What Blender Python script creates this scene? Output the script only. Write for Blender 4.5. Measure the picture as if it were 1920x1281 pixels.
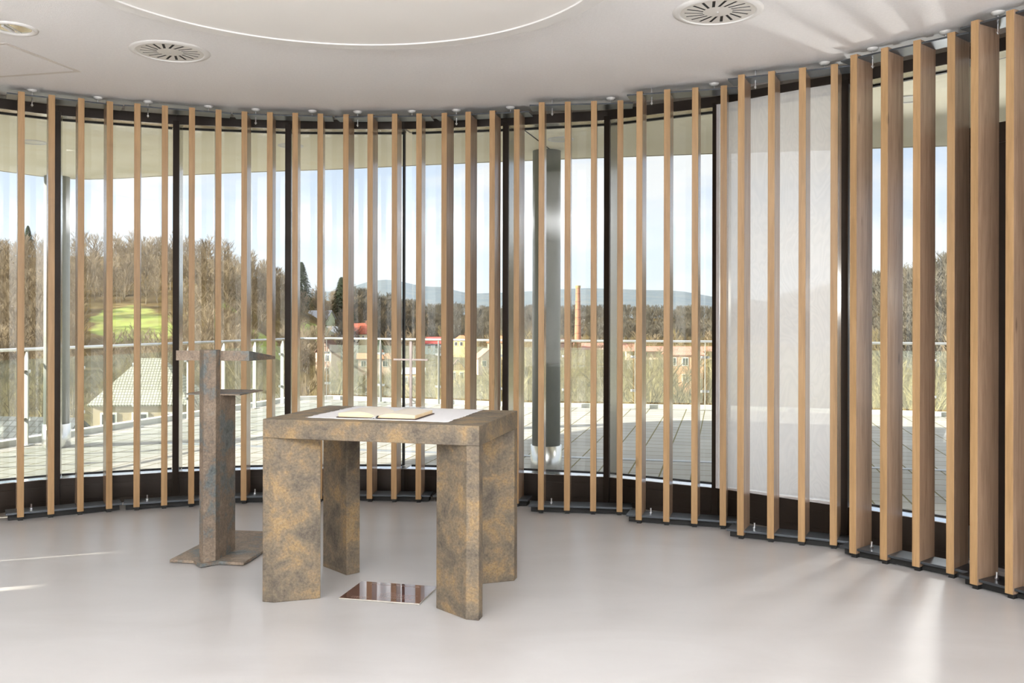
import bpy, math, random
from mathutils import Vector, noise
C = bpy.context.scene.collection
for o in list(bpy.data.objects):
    bpy.data.objects.remove(o)
PI = math.pi
F = 1720.0            # focal length in pixels of the 1920x1281 frame
EYE = 1.5
ROLL = 0.0022

# ------------------------------------------------------------------ camera
cam = bpy.data.cameras.new('camera')
cam.sensor_fit = 'HORIZONTAL'; cam.sensor_width = 36.0
cam.lens = F / 1920 * 36.0
cam.shift_y = -(640.5 - 596.5) / 1920
cam.clip_start = 0.05; cam.clip_end = 9000
camo = bpy.data.objects.new('camera', cam); C.objects.link(camo)
camo.location = (0, 0, EYE)
camo.rotation_euler = (PI / 2, 0, 0)
camo.rotation_mode = 'QUATERNION'
from mathutils import Quaternion
camo.rotation_quaternion = Quaternion((1, 0, 0), PI / 2) @ Quaternion((0, 0, 1), ROLL)
sc = bpy.context.scene
sc.camera = camo
sc.view_settings.view_transform = 'Standard'
sc.view_settings.look = 'None'
sc.view_settings.gamma = 1
sc.view_settings.exposure = 0.47
sc.cycles.max_bounces = 10
sc.cycles.diffuse_bounces = 5
sc.cycles.glossy_bounces = 4
sc.cycles.transmission_bounces = 6
sc.cycles.transparent_max_bounces = 24
sc.cycles.caustics_reflective = False
sc.cycles.caustics_refractive = False
sc.cycles.sample_clamp_indirect = 6
sc.cycles.use_denoising = True

# ------------------------------------------------------------------ sky
w = bpy.data.worlds.new('sky'); sc.world = w; w.use_nodes = True
nt = w.node_tree; nt.nodes.clear()
N = nt.nodes.new; L = nt.links.new
out = N('ShaderNodeOutputWorld'); bg = N('ShaderNodeBackground')
tc = N('ShaderNodeTexCoord'); sep = N('ShaderNodeSeparateXYZ')
L(tc.outputs['Generated'], sep.inputs[0])
grad = N('ShaderNodeValToRGB')
cr = grad.color_ramp
cr.elements[0].position = 0.0; cr.elements[0].color = (0.66, 0.72, 0.80, 1)
cr.elements[1].position = 0.6; cr.elements[1].color = (0.98, 1.0, 1.0, 1)
e = cr.elements.new(0.18); e.color = (0.52, 0.62, 0.78, 1)
e = cr.elements.new(0.30); e.color = (0.80, 0.87, 0.97, 1)
L(sep.outputs['Z'], grad.inputs[0])
mp = N('ShaderNodeMapping'); mp.inputs['Scale'].default_value = (1.6, 1.6, 5.5)
L(tc.outputs['Generated'], mp.inputs[0])
nz = N('ShaderNodeTexNoise'); nz.inputs['Scale'].default_value = 2.6; nz.inputs['Detail'].default_value = 7
nz.inputs['Roughness'].default_value = 0.52; nz.inputs['Distortion'].default_value = 0.25
L(mp.outputs[0], nz.inputs['Vector'])
cl = N('ShaderNodeValToRGB'); cl.color_ramp.elements[0].position = 0.44; cl.color_ramp.elements[1].position = 0.60
L(nz.outputs['Fac'], cl.inputs[0])
mx = N('ShaderNodeMix'); mx.data_type = 'RGBA'
L(cl.outputs[0], mx.inputs['Factor']); L(grad.outputs[0], mx.inputs['A']); mx.inputs['B'].default_value = (0.76, 0.77, 0.79, 1)
L(mx.outputs['Result'], bg.inputs[0])
# strength stays level with height; the ramp brightens the unseen upper sky as fill
hi = N('ShaderNodeMapRange'); hi.inputs['From Min'].default_value = 0.2; hi.inputs['From Max'].default_value = 0.5; hi.inputs['To Min'].default_value = 1.0; hi.inputs['To Max'].default_value = 1.0
L(sep.outputs['Z'], hi.inputs[0]); L(hi.outputs[0], bg.inputs[1])
L(bg.outputs[0], out.inputs[0])

# ------------------------------------------------------------------ sun (low winter sun, from the left and behind the room)
SUN_DIR = Vector((7.6, 2.7, -3.4)).normalized()
sd = bpy.data.lights.new('sun', 'SUN'); sd.energy = 11.0; sd.angle = math.radians(0.6); sd.color = (1.0, 0.93, 0.80)
so = bpy.data.objects.new('sun', sd); C.objects.link(so)
so.rotation_mode = 'QUATERNION'; so.rotation_quaternion = SUN_DIR.to_track_quat('-Z', 'Y')

# ------------------------------------------------------------------ room light: one added, unseen panel facing up, filling the room off the ceiling
def area(name, loc, target, size, energy, col=(1, 0.96, 0.92), size_y=None):
    d = bpy.data.lights.new(name, 'AREA'); d.energy = energy; d.color = col
    d.shape = 'RECTANGLE' if size_y else 'DISK'; d.size = size
    if size_y: d.size_y = size_y
    o = bpy.data.objects.new(name, d); C.objects.link(o); o.location = loc
    o.rotation_mode = 'QUATERNION'
    o.rotation_quaternion = (Vector(target) - Vector(loc)).to_track_quat('-Z', 'Y')
    return o
area('unseen_bounce_fill', (-0.6, -1.1, 2.1), (-0.6, -1.1, 3.2), 7.6, 960, (0.975, 0.985, 1.0), 4.4)  # added fill over and behind the camera, no fitting stands there

# lamp standing on the terrace behind the slats at the right, shining into the room
LAMP = (3.66, 7.36, 1.72)
area('terrace_lamp_light', LAMP, (0.4, 2.4, 1.2), 0.30, 31, (1.0, 0.98, 0.95))

# ================================================================== materials
def mat(name, base=(0.5, 0.5, 0.5), rough=0.5, metal=0.0, spec=0.5, **kw):
    m = bpy.data.materials.new(name); m.use_nodes = True
    b = m.node_tree.nodes['Principled BSDF']
    b.inputs['Base Color'].default_value = (*base, 1)
    b.inputs['Roughness'].default_value = rough
    b.inputs['Metallic'].default_value = metal
    b.inputs['Specular IOR Level'].default_value = spec
    for k, v in kw.items():
        b.inputs[k].default_value = v
    return m
def srgb(r, g, b):
    f = lambda c: c / 12.92 if c <= 0.04045 else ((c + 0.055) / 1.055) ** 2.4
    return tuple(f(c / 255) for c in (r, g, b))
def noise_mat(name, stops, scale=(1, 1, 1), nscale=5, detail=6, nrough=0.6, rough=0.5, metal=0.0, bump=0.0, bump_scale=None, coord='Object', dist=0.0, spec=0.5, rnd=0.0, rough_var=0.0):
    """noise-driven colour ramp over object space"""
    m = mat(name, (0.5,) * 3, rough, metal, spec)
    t = m.node_tree; n = t.nodes.new; l = t.links.new; b = t.nodes['Principled BSDF']
    tc = n('ShaderNodeTexCoord'); mp = n('ShaderNodeMapping'); mp.inputs['Scale'].default_value = scale
    l(tc.outputs[coord], mp.inputs[0])
    if rnd:
        oi = n('ShaderNodeObjectInfo'); cx = n('ShaderNodeCombineXYZ'); mu = n('ShaderNodeMath'); mu.operation = 'MULTIPLY'; mu.inputs[1].default_value = rnd
        l(oi.outputs['Random'], mu.inputs[0]); l(mu.outputs[0], cx.inputs[0]); l(mu.outputs[0], cx.inputs[1]); l(cx.outputs[0], mp.inputs['Location'])
    nz = n('ShaderNodeTexNoise'); nz.inputs['Scale'].default_value = nscale; nz.inputs['Detail'].default_value = detail
    nz.inputs['Roughness'].default_value = nrough; nz.inputs['Distortion'].default_value = dist
    l(mp.outputs[0], nz.inputs['Vector'])
    r = n('ShaderNodeValToRGB'); e = r.color_ramp.elements
    e[0].position, e[0].color = stops[0][0], (*stops[0][1], 1)
    e[1].position, e[1].color = stops[-1][0], (*stops[-1][1], 1)
    for p, c in stops[1:-1]:
        x = e.new(p); x.color = (*c, 1)
    l(nz.outputs['Fac'], r.inputs[0]); l(r.outputs[0], b.inputs['Base Color'])
    if rough_var:
        ma = n('ShaderNodeMapRange'); ma.inputs['To Min'].default_value = rough - rough_var; ma.inputs['To Max'].default_value = rough + rough_var
        l(nz.outputs['Fac'], ma.inputs[0]); l(ma.outputs[0], b.inputs['Roughness'])
    if bump:
        bp = n('ShaderNodeBump'); bp.inputs['Strength'].default_value = bump; bp.inputs['Distance'].default_value = 0.01
        nb = n('ShaderNodeTexNoise'); nb.inputs['Scale'].default_value = bump_scale or nscale * 4; nb.inputs['Detail'].default_value = 4
        l(tc.outputs[coord], nb.inputs['Vector']); l(nb.outputs['Fac'], bp.inputs['Height']); l(bp.outputs[0], b.inputs['Normal'])
    return m

M = {}
# oak slat: long grain along z
def wood(name, stops, rough=0.36):
    m = noise_mat(name, stops, scale=(9, 9, 0.55), nscale=3.2, detail=8, nrough=0.62, rough=rough, dist=0.6, rnd=37.0, rough_var=0.04, spec=0.5)
    t = m.node_tree; n = t.nodes.new; l = t.links.new; b = t.nodes['Principled BSDF']
    # fine pores + knots
    tc = n('ShaderNodeTexCoord'); mp = n('ShaderNodeMapping'); mp.inputs['Scale'].default_value = (160, 160, 5)
    l(tc.outputs['Object'], mp.inputs[0])
    nz = n('ShaderNodeTexNoise'); nz.inputs['Scale'].default_value = 2; nz.inputs['Detail'].default_value = 3
    l(mp.outputs[0], nz.inputs['Vector'])
    src = b.inputs['Base Color'].links[0].from_socket
    mr = n('ShaderNodeMapRange'); mr.inputs['From Min'].default_value = 0.3; mr.inputs['From Max'].default_value = 0.7; mr.inputs['To Min'].default_value = 0.90; mr.inputs['To Max'].default_value = 1.06
    l(nz.outputs['Fac'], mr.inputs[0])
    mm = n('ShaderNodeVectorMath'); mm.operation = 'SCALE'
    l(src, mm.inputs[0]); l(mr.outputs[0], mm.inputs['Scale'])
    vo = n('ShaderNodeTexVoronoi'); vo.inputs['Scale'].default_value = 1.0; vo.feature = 'F1'
    oi = n('ShaderNodeObjectInfo'); mu = n('ShaderNodeMath'); mu.operation = 'MULTIPLY'; mu.inputs[1].default_value = 91
    cx = n('ShaderNodeCombineXYZ'); l(oi.outputs['Random'], mu.inputs[0]); l(mu.outputs[0], cx.inputs[2]); l(mu.outputs[0], cx.inputs[0])
    mp2 = n('ShaderNodeMapping'); mp2.inputs['Scale'].default_value = (3.0, 7.0, 1.6)
    l(tc.outputs['Object'], mp2.inputs[0]); l(cx.outputs[0], mp2.inputs['Location']); l(mp2.outputs[0], vo.inputs['Vector'])
    kr = n('ShaderNodeMapRange'); kr.inputs['From Min'].default_value = 0.035; kr.inputs['From Max'].default_value = 0.085; kr.inputs['To Min'].default_value = 0.55; kr.inputs['To Max'].default_value = 1.0
    l(vo.outputs['Distance'], kr.inputs[0])
    m2 = n('ShaderNodeVectorMath'); m2.operation = 'SCALE'
    l(mm.outputs[0], m2.inputs[0]); l(kr.outputs[0], m2.inputs['Scale']); l(m2.outputs[0], b.inputs['Base Color'])
    return m
M['oak'] = wood('light_oak_edge', [(0.3, srgb(160, 127, 88)), (0.5, srgb(177, 142, 99)), (0.72, srgb(189, 154, 111))])
M['oak_side'] = wood('light_oak_veneer', [(0.3, srgb(152, 126, 104)), (0.5, srgb(172, 143, 118)), (0.72, srgb(186, 157, 131))], 0.22)
M['plate'] = mat('dark_steel', srgb(92, 97, 103), 0.32, 0.85)
M['rubber'] = mat('black_rubber', (0.012,) * 3, 0.6)
M['zinc'] = mat('zinc_bolt', (0.75, 0.76, 0.78), 0.28, 1.0)
M['white_plastic'] = mat('white_cap', (0.82, 0.81, 0.78), 0.35)
M['frame'] = noise_mat('dark_anodised_frame', [(0.3, srgb(52, 45, 40)), (0.7, srgb(60, 52, 46))], nscale=3, rough=0.36, metal=0.35)
M['reveal'] = mat('bronze_anodised_reveal', (0.42, 0.40, 0.36), 0.2, 0.9)
M['sill'] = mat('polished_sill', (0.74, 0.78, 0.84), 0.12, 0.9)
M['gasket'] = mat('black_gasket', (0.008,) * 3, 0.55)
M['ceiling'] = noise_mat('ceiling_plaster', [(0.35, (0.86, 0.853, 0.848)), (0.65, (0.895, 0.89, 0.885))], nscale=60, detail=3, rough=0.9, bump=0.25, bump_scale=140)
M['sail'] = mat('smooth_ceiling_sail', (0.82, 0.80, 0.77), 0.4)
M['sail_rim'] = mat('sail_rim_white', (0.78, 0.77, 0.75), 0.5)
M['vent'] = mat('vent_plate', (0.72, 0.70, 0.66), 0.45)
M['dark'] = mat('plain_black', (0.01,) * 3, 0.7)
M['wall'] = mat('pale_wall', (0.66, 0.65, 0.63), 0.8)
# floor: poured resin, faint trowel marks
m = noise_mat('poured_resin_floor', [(0.3, (0.428, 0.412, 0.402)), (0.5, (0.462, 0.446, 0.438)), (0.72, (0.498, 0.485, 0.478))], scale=(1, 2.2, 1), nscale=0.9, detail=9, nrough=0.6, rough=0.34, dist=0.8, rough_var=0.07, bump=0.03, bump_scale=5, spec=0.45)
M['floor'] = m
def patina(name, stops, rough=0.55, metal=0.25):
    m = noise_mat(name, stops, nscale=5.5, detail=12, nrough=0.72, rough=rough, metal=metal, bump=0.35, bump_scale=70, rnd=50, dist=0.3)
    t = m.node_tree; n = t.nodes.new; l = t.links.new; b = t.nodes['Principled BSDF']
    tc = n('ShaderNodeTexCoord'); nz = n('ShaderNodeTexNoise'); nz.inputs['Scale'].default_value = 85; nz.inputs['Detail'].default_value = 5; nz.inputs['Roughness'].default_value = 0.7
    l(tc.outputs['Object'], nz.inputs['Vector'])
    mr = n('ShaderNodeMapRange'); mr.inputs['From Min'].default_value = 0.32; mr.inputs['From Max'].default_value = 0.6; mr.inputs['To Min'].default_value = 0.66; mr.inputs['To Max'].default_value = 1.1
    l(nz.outputs['Fac'], mr.inputs[0])
    src = b.inputs['Base Color'].links[0].from_socket
    mm = n('ShaderNodeVectorMath'); mm.operation = 'SCALE'; l(src, mm.inputs[0]); l(mr.outputs[0], mm.inputs['Scale']); l(mm.outputs[0], b.inputs['Base Color'])
    return m
M['bronze'] = patina('gold_brown_patina', [(0.34, srgb(90, 83, 74)), (0.45, srgb(118, 107, 92)), (0.53, srgb(136, 120, 98)), (0.61, srgb(160, 134, 96)), (0.72, srgb(145, 132, 112))])
M['steel_patina'] = patina('grey_blue_patina', [(0.30, srgb(84, 88, 88)), (0.42, srgb(122, 128, 128)), (0.50, srgb(140, 126, 112)), (0.60, srgb(164, 146, 128)), (0.75, srgb(140, 140, 134))])
M['linen'] = noise_mat('white_linen', [(0.3, (0.83, 0.83, 0.85)), (0.7, (0.88, 0.88, 0.90))], nscale=40, rough=0.9, bump=0.2, bump_scale=400)
M['page'] = mat('page_cream', (0.80, 0.74, 0.64), 0.8)
M['page_edge'] = noise_mat('page_edges', [(0.35, srgb(236, 208, 160)), (0.65, srgb(250, 230, 195))], scale=(1, 1, 40), nscale=12, rough=0.8)
M['cover'] = mat('book_cover', srgb(70, 48, 40), 0.5)
M['ribbon_dark'] = mat('ribbon_black', (0.02,) * 3, 0.6)
M['ribbon_white'] = mat('ribbon_white', (0.8,) * 3, 0.6)
M['cross'] = mat('brushed_cross_metal', srgb(190, 178, 172), 0.35, 0.7)
M['plaque'] = mat('dark_red_glass', srgb(92, 58, 50), 0.03, 0.0, 1.0)
M['plaque_edge'] = mat('plaque_edge', (0.55, 0.52, 0.46), 0.25, 0.6)
M['engraving'] = mat('engraved_text', srgb(150, 128, 118), 0.5)
M['brass'] = mat('bronze_handle', srgb(190, 135, 105), 0.3, 0.9)
# clear glass panes: mostly see-through, Fresnel reflection
def glass(name, tint, refl=1.0, haze=0.0, haze_col=(0.8, 0.8, 0.8)):
    m = bpy.data.materials.new(name); m.use_nodes = True; t = m.node_tree; t.nodes.clear(); n = t.nodes.new; l = t.links.new
    o = n('ShaderNodeOutputMaterial'); tr = n('ShaderNodeBsdfTransparent'); gl = n('ShaderNodeBsdfGlossy'); mx = n('ShaderNodeMixShader')
    # Schlick reflectance from the angle alone, so that both faces of a pane behave alike
    ge = n('ShaderNodeNewGeometry'); dt = n('ShaderNodeVectorMath'); dt.operation = 'DOT_PRODUCT'; l(ge.outputs['Normal'], dt.inputs[0]); l(ge.outputs['Incoming'], dt.inputs[1])
    ab = n('ShaderNodeMath'); ab.operation = 'ABSOLUTE'; l(dt.outputs['Value'], ab.inputs[0])
    om = n('ShaderNodeMath'); om.operation = 'SUBTRACT'; om.inputs[0].default_value = 1.0; om.use_clamp = True; l(ab.outputs[0], om.inputs[1])
    pw = n('ShaderNodeMath'); pw.operation = 'POWER'; pw.inputs[1].default_value = 5; l(om.outputs[0], pw.inputs[0])
    fr = n('ShaderNodeMath'); fr.operation = 'MULTIPLY_ADD'; fr.inputs[1].default_value = 0.96; fr.inputs[2].default_value = 0.04; l(pw.outputs[0], fr.inputs[0])
    tr.inputs[0].default_value = (*tint, 1); gl.inputs['Roughness'].default_value = 0.0; gl.inputs['Color'].default_value = (refl, refl, refl, 1)
    l(fr.outputs[0], mx.inputs[0]); l(tr.outputs[0], mx.inputs[1]); l(gl.outputs[0], mx.inputs[2])
    last = mx
    if haze:
        df = n('ShaderNodeBsdfDiffuse'); df.inputs[0].default_value = (*haze_col, 1); m2 = n('ShaderNodeMixShader'); m2.inputs[0].default_value = haze
        l(mx.outputs[0], m2.inputs[1]); l(df.outputs[0], m2.inputs[2]); last = m2
    l(last.outputs[0], o.inputs[0])
    return m
M['glass'] = glass('window_glass', (0.965, 0.975, 0.965))
M['rail_glass'] = glass('balustrade_glass', (0.93, 0.965, 0.94), 1.0, 0.05, (0.80, 0.86, 0.78))
M['acrylic'] = glass('clear_acrylic', (0.93, 0.95, 0.96), 1.0, 0.12)
M['steel'] = mat('stainless_steel', (0.80, 0.80, 0.79), 0.25, 1.0)
M['post_white'] = mat('galvanised_post', (0.42, 0.43, 0.40), 0.4, 0.3)
M['column'] = noise_mat('grey_painted_column', [(0.3, srgb(134, 138, 134)), (0.7, srgb(150, 153, 148))], nscale=2.5, rough=0.38, bump=0.1, bump_scale=40)
M['soffit'] = noise_mat('cream_bounce_render', [(0.25, srgb(240, 232, 206)), (0.6, srgb(247, 241, 220)), (0.8, srgb(240, 228, 196))], nscale=1.3, detail=8, rough=0.85)  # cream-yellow includes the warm light bounced up off the terrace
M['curb'] = mat('pale_curb', (0.66, 0.66, 0.62), 0.7)
M['joint'] = mat('dark_joint', (0.03, 0.03, 0.025), 0.8)
# curtain
m = bpy.data.materials.new('sheer_curtain'); m.use_nodes = True; t = m.node_tree; t.nodes.clear(); n = t.nodes.new; l = t.links.new
o = n('ShaderNodeOutputMaterial'); df = n('ShaderNodeBsdfDiffuse'); tl = n('ShaderNodeBsdfTranslucent'); tr = n('ShaderNodeBsdfTransparent')
a = n('ShaderNodeMixShader'); b_ = n('ShaderNodeMixShader'); a.inputs[0].default_value = 0.5; b_.inputs[0].default_value = 0.17
tcn = n('ShaderNodeTexCoord'); wv = n('ShaderNodeTexNoise'); wv.inputs['Scale'].default_value = 2.0; wv.inputs['Detail'].default_value = 2; wv.inputs['Distortion'].default_value = 1.5
mpp = n('ShaderNodeMapping'); mpp.inputs['Scale'].default_value = (2.5, 1, 0.8); l(tcn.outputs['Object'], mpp.inputs[0]); l(mpp.outputs[0], wv.inputs['Vector'])
ml = n('ShaderNodeMath'); ml.operation = 'MULTIPLY'; ml.inputs[1].default_value = 26; l(wv.outputs['Fac'], ml.inputs[0])
fr = n('ShaderNodeMath'); fr.operation = 'PINGPONG'; fr.inputs[1].default_value = 1.0; l(ml.outputs[0], fr.inputs[0])
cr_ = n('ShaderNodeValToRGB'); cr_.color_ramp.elements[0].color = (0.91, 0.91, 0.93, 1); cr_.color_ramp.elements[1].color = (0.97, 0.965, 0.98, 1); l(fr.outputs[0], cr_.inputs[0])
l(cr_.outputs[0], df.inputs[0]); l(cr_.outputs[0], tl.inputs[0])
l(df.outputs[0], a.inputs[1]); l(tl.outputs[0], a.inputs[2]); l(a.outputs[0], b_.inputs[1]); l(tr.outputs[0], b_.inputs[2]); l(b_.outputs[0], o.inputs[0])
M['curtain'] = m
# terrace paving, stack-bond slabs with mossy joints
m = mat('terrace_paving', (0.5,) * 3, 0.8); t = m.node_tree; n = t.nodes.new; l = t.links.new; b = t.nodes['Principled BSDF']
tcn = n('ShaderNodeTexCoord'); mpp = n('ShaderNodeMapping'); mpp.inputs['Rotation'].default_value = (0, 0, math.radians(13)); l(tcn.outputs['Object'], mpp.inputs[0])
br = n('ShaderNodeTexBrick'); br.offset = 0.0; br.inputs['Scale'].default_value = 1.0; br.inputs['Brick Width'].default_value = 0.30; br.inputs['Row Height'].default_value = 0.30
br.inputs['Mortar Size'].default_value = 0.008; br.inputs['Mortar Smooth'].default_value = 0.1
br.inputs['Color1'].default_value = (0.36, 0.355, 0.34, 1); br.inputs['Color2'].default_value = (0.43, 0.425, 0.41, 1); br.inputs['Mortar'].default_value = (0.13, 0.115, 0.035, 1)
l(mpp.outputs[0], br.inputs['Vector'])
nz = n('ShaderNodeTexNoise'); nz.inputs['Scale'].default_value = 1.1; nz.inputs['Detail'].default_value = 8; l(tcn.outputs['Object'], nz.inputs['Vector'])
mr = n('ShaderNodeMapRange'); mr.inputs['To Min'].default_value = 0.78; mr.inputs['To Max'].default_value = 1.2; l(nz.outputs['Fac'], mr.inputs[0])
mm = n('ShaderNodeVectorMath'); mm.operation = 'SCALE'; l(br.outputs['Color'], mm.inputs[0]); l(mr.outputs[0], mm.inputs['Scale']); l(mm.outputs[0], b.inputs['Base Color'])
M['paving'] = m
# landscape
M['bark_near'] = noise_mat('olive_twigs', [(0.3, srgb(118, 106, 76)), (0.55, srgb(154, 141, 102)), (0.75, srgb(180, 167, 124))], nscale=0.6, detail=3, rough=0.9, rnd=60)
M['bark_far'] = noise_mat('brown_twigs', [(0.3, srgb(112, 102, 86)), (0.5, srgb(148, 134, 112)), (0.7, srgb(174, 158, 130))], nscale=0.25, detail=3, rough=0.9, rnd=60)
M['bark_ridge'] = noise_mat('grey_brown_twigs', [(0.3, srgb(84, 82, 78)), (0.5, srgb(104, 100, 90)), (0.7, srgb(124, 114, 96))], nscale=0.25, detail=3, rough=0.9, rnd=60)
M['needles'] = noise_mat('dark_needles', [(0.3, srgb(36, 50, 32)), (0.7, srgb(66, 82, 48))], nscale=1.2, rough=0.9, rnd=40)
M['farhill'] = noise_mat('distant_forest', [(0.3, srgb(66, 76, 78)), (0.5, srgb(88, 94, 92)), (0.7, srgb(112, 110, 98))], nscale=0.012, detail=10, nrough=0.7, rough=1.0, spec=0.1)
m = noise_mat('hillside_ground', [(0.3, srgb(74, 64, 44)), (0.5, srgb(108, 92, 62)), (0.7, srgb(136, 120, 80))], nscale=0.08, detail=10, nrough=0.7, rough=1.0, spec=0.1)
t = m.node_tree; n = t.nodes.new; l = t.links.new; b = t.nodes['Principled BSDF']; src = b.inputs['Base Color'].links[0].from_socket
at = n('ShaderNodeAttribute'); at.attribute_name = 'meadow'; g = n('ShaderNodeTexNoise'); g.inputs['Scale'].default_value = 0.2; g.inputs['Detail'].default_value = 8
tcn = n('ShaderNodeTexCoord'); l(tcn.outputs['Object'], g.inputs['Vector'])
gr = n('ShaderNodeValToRGB'); gr.color_ramp.elements[0].position = 0.35; gr.color_ramp.elements[0].color = (*srgb(138, 140, 84), 1); gr.color_ramp.elements[1].position = 0.6; gr.color_ramp.elements[1].color = (*srgb(152, 166, 92), 1); l(g.outputs['Fac'], gr.inputs[0])
ad = n('ShaderNodeMath'); ad.operation = 'ADD'; sb = n('ShaderNodeMath'); sb.operation = 'SUBTRACT'; sb.inputs[1].default_value = 0.5
l(g.outputs['Fac'], sb.inputs[0]); l(at.outputs['Fac'], ad.inputs[0]); l(sb.outputs[0], ad.inputs[1])
st = n('ShaderNodeMapRange'); st.inputs['From Min'].default_value = 0.4; st.inputs['From Max'].default_value = 0.6; l(ad.outputs[0], st.inputs[0])
mx = n('ShaderNodeMix'); mx.data_type = 'RGBA'; l(st.outputs[0], mx.inputs['Factor']); l(src, mx.inputs['A']); l(gr.outputs[0], mx.inputs['B']); l(mx.outputs['Result'], b.inputs['Base Color'])
M['ground'] = m

# ================================================================== mesh helpers
class MB:
    def __init__(s): s.v = []; s.f = []
    def add(s, vs, fs):
        n = len(s.v); s.v += [tuple(p) for p in vs]; s.f += [tuple(i + n for i in f) for f in fs]; return s
    def box(s, x0, x1, y0, y1, z0, z1, fn=None):
        vs = [(x, y, z) for z in (z0, z1) for x, y in ((x0, y0), (x1, y0), (x1, y1), (x0, y1))]
        if fn: vs = [fn(*p) for p in vs]
        return s.add(vs, [(0, 3, 2, 1), (4, 5, 6, 7), (0, 1, 5, 4), (1, 2, 6, 5), (2, 3, 7, 6), (3, 0, 4, 7)])
    def prism(s, poly, z0, z1):
        n = len(poly)
        a = sum(poly[i][0] * poly[(i + 1) % n][1] - poly[(i + 1) % n][0] * poly[i][1] for i in range(n))
        if a < 0: poly = poly[::-1]
        return s.add([(x, y, z0) for x, y in poly] + [(x, y, z1) for x, y in poly],
                     [tuple(range(n))[::-1], tuple(range(n, 2 * n))] + [(i, (i + 1) % n, (i + 1) % n + n, i + n) for i in range(n)])
    def lathe(s, prof, n=32, cx=0, cy=0, cap=True):
        """profile [(r, z)...] turned about a vertical axis"""
        vs = [(cx + r * math.cos(2 * PI * k / n), cy + r * math.sin(2 * PI * k / n), z) for r, z in prof for k in range(n)]
        fs = [(i * n + k, i * n + (k + 1) % n, (i + 1) * n + (k + 1) % n, (i + 1) * n + k) for i in range(len(prof) - 1) for k in range(n)]
        if cap: fs += [tuple(range(n))[::-1], tuple((len(prof) - 1) * n + k for k in range(n))]
        return s.add(vs, fs)
    def tube(s, pts, radii, n=8, cap=True):
        pts = [Vector(p) for p in pts]; vs = []; up = Vector((0, 0, 1))
        for i, p in enumerate(pts):
            d = (pts[min(i + 1, len(pts) - 1)] - pts[max(i - 1, 0)]).normalized()
            a = d.cross(up)
            if a.length < 0.05: a = d.cross(Vector((1, 0, 0)))
            a.normalize(); b = d.cross(a)
            r = radii[i] if isinstance(radii, (list, tuple)) else radii
            vs += [tuple(p + a * (r * math.cos(2 * PI * k / n)) + b * (r * math.sin(2 * PI * k / n))) for k in range(n)]
        fs = [(i * n + k, i * n + (k + 1) % n, (i + 1) * n + (k + 1) % n, (i + 1) * n + k) for i in range(len(pts) - 1) for k in range(n)]
        if cap: fs += [tuple(range(n))[::-1], tuple((len(pts) - 1) * n + k for k in range(n))]
        return s.add(vs, fs)
    def mesh(s, name, m):
        me = bpy.data.meshes.new(name); me.from_pydata(s.v, [], s.f); me.update()
        if m: me.materials.append(m)
        return me
    def build(s, name, m, parent=None, bevel=0, smooth=False, loc=None, rz=0):
        o = bpy.data.objects.new(name, s.mesh(name, m)); C.objects.link(o)
        if parent: o.parent = parent
        if loc: o.location = loc
        if rz: o.rotation_euler = (0, 0, rz)
        if smooth:
            for p in o.data.polygons: p.use_smooth = len(p.vertices) <= 4
        if bevel:
            b = o.modifiers.new('bevel', 'BEVEL'); b.width = bevel; b.segments = 2; b.limit_method = 'ANGLE'
        return o
def tag(o, label=None, cat=None, group=None, kind=None):
    if label: o['label'] = label
    if cat: o['category'] = cat
    if group: o['group'] = group
    if kind: o['kind'] = kind
    return o
def empty(name, loc=(0, 0, 0), rz=0, **k):
    o = bpy.data.objects.new(name, None); C.objects.link(o); o.location = loc; o.rotation_euler = (0, 0, rz); o.empty_display_size = 0.2
    return tag(o, **k)
def copy_tree(o, parent=None):
    c = o.copy(); C.objects.link(c); c.parent = parent
    for ch in list(o.children): copy_tree(ch, c)
    return c
def hz(px): return 596.5 + (px - 960) * ROLL
def P(px, Y): return (px - 960) / F * Y                       # x of a column of the photo at depth Y
def Zy(px, py, Y): return EYE + (hz(px) - py) / F * Y           # height of a row of the photo at depth Y
def rot2(x, y, a): return (x * math.cos(a) - y * math.sin(a), x * math.sin(a) + y * math.cos(a))

# ================================================================== the room
CEN = Vector((-1.3, 3.05)); RF = 4.75
Vfac = []
for a in (195, 184, 173.2, 162.3, 151.4, 140.5, 129.6):
    Vfac.append((CEN.x + RF * math.cos(math.radians(a)), CEN.y + RF * math.sin(math.radians(a))))
Vfac += [(-3.593, 7.245), (-2.777, 7.58), (-1.891, 7.745), (-0.915, 7.75), (-0.053, 7.60), (0.763, 7.37), (1.532, 6.90), (2.267, 6.24), (2.78, 5.66), (3.30, 4.80), (3.80, 3.90), (4.2, 3.0)]
def offset(poly, d):
    """offset an open polyline to its left side (outwards for Vfac run left to right)"""
    r = []
    for i in range(len(poly)):
        p0 = Vector(poly[max(i - 1, 0)]); p1 = Vector(poly[min(i + 1, len(poly) - 1)]); t = (p1 - p0).normalized()
        r.append((poly[i][0] - t.y * d, poly[i][1] + t.x * d))
    return r
DR = 0.17
Vout = offset(Vfac, DR)
room = Vfac + [(4.2, -7.0), (-6.1, -7.0)]
tag(MB().prism([(p[0], p[1]) for p in offset(Vfac, 0.03)] + [(4.25, -7.05), (-6.15, -7.05)], -0.008, 0.0).build('floor', M['floor']), kind='structure')

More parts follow.
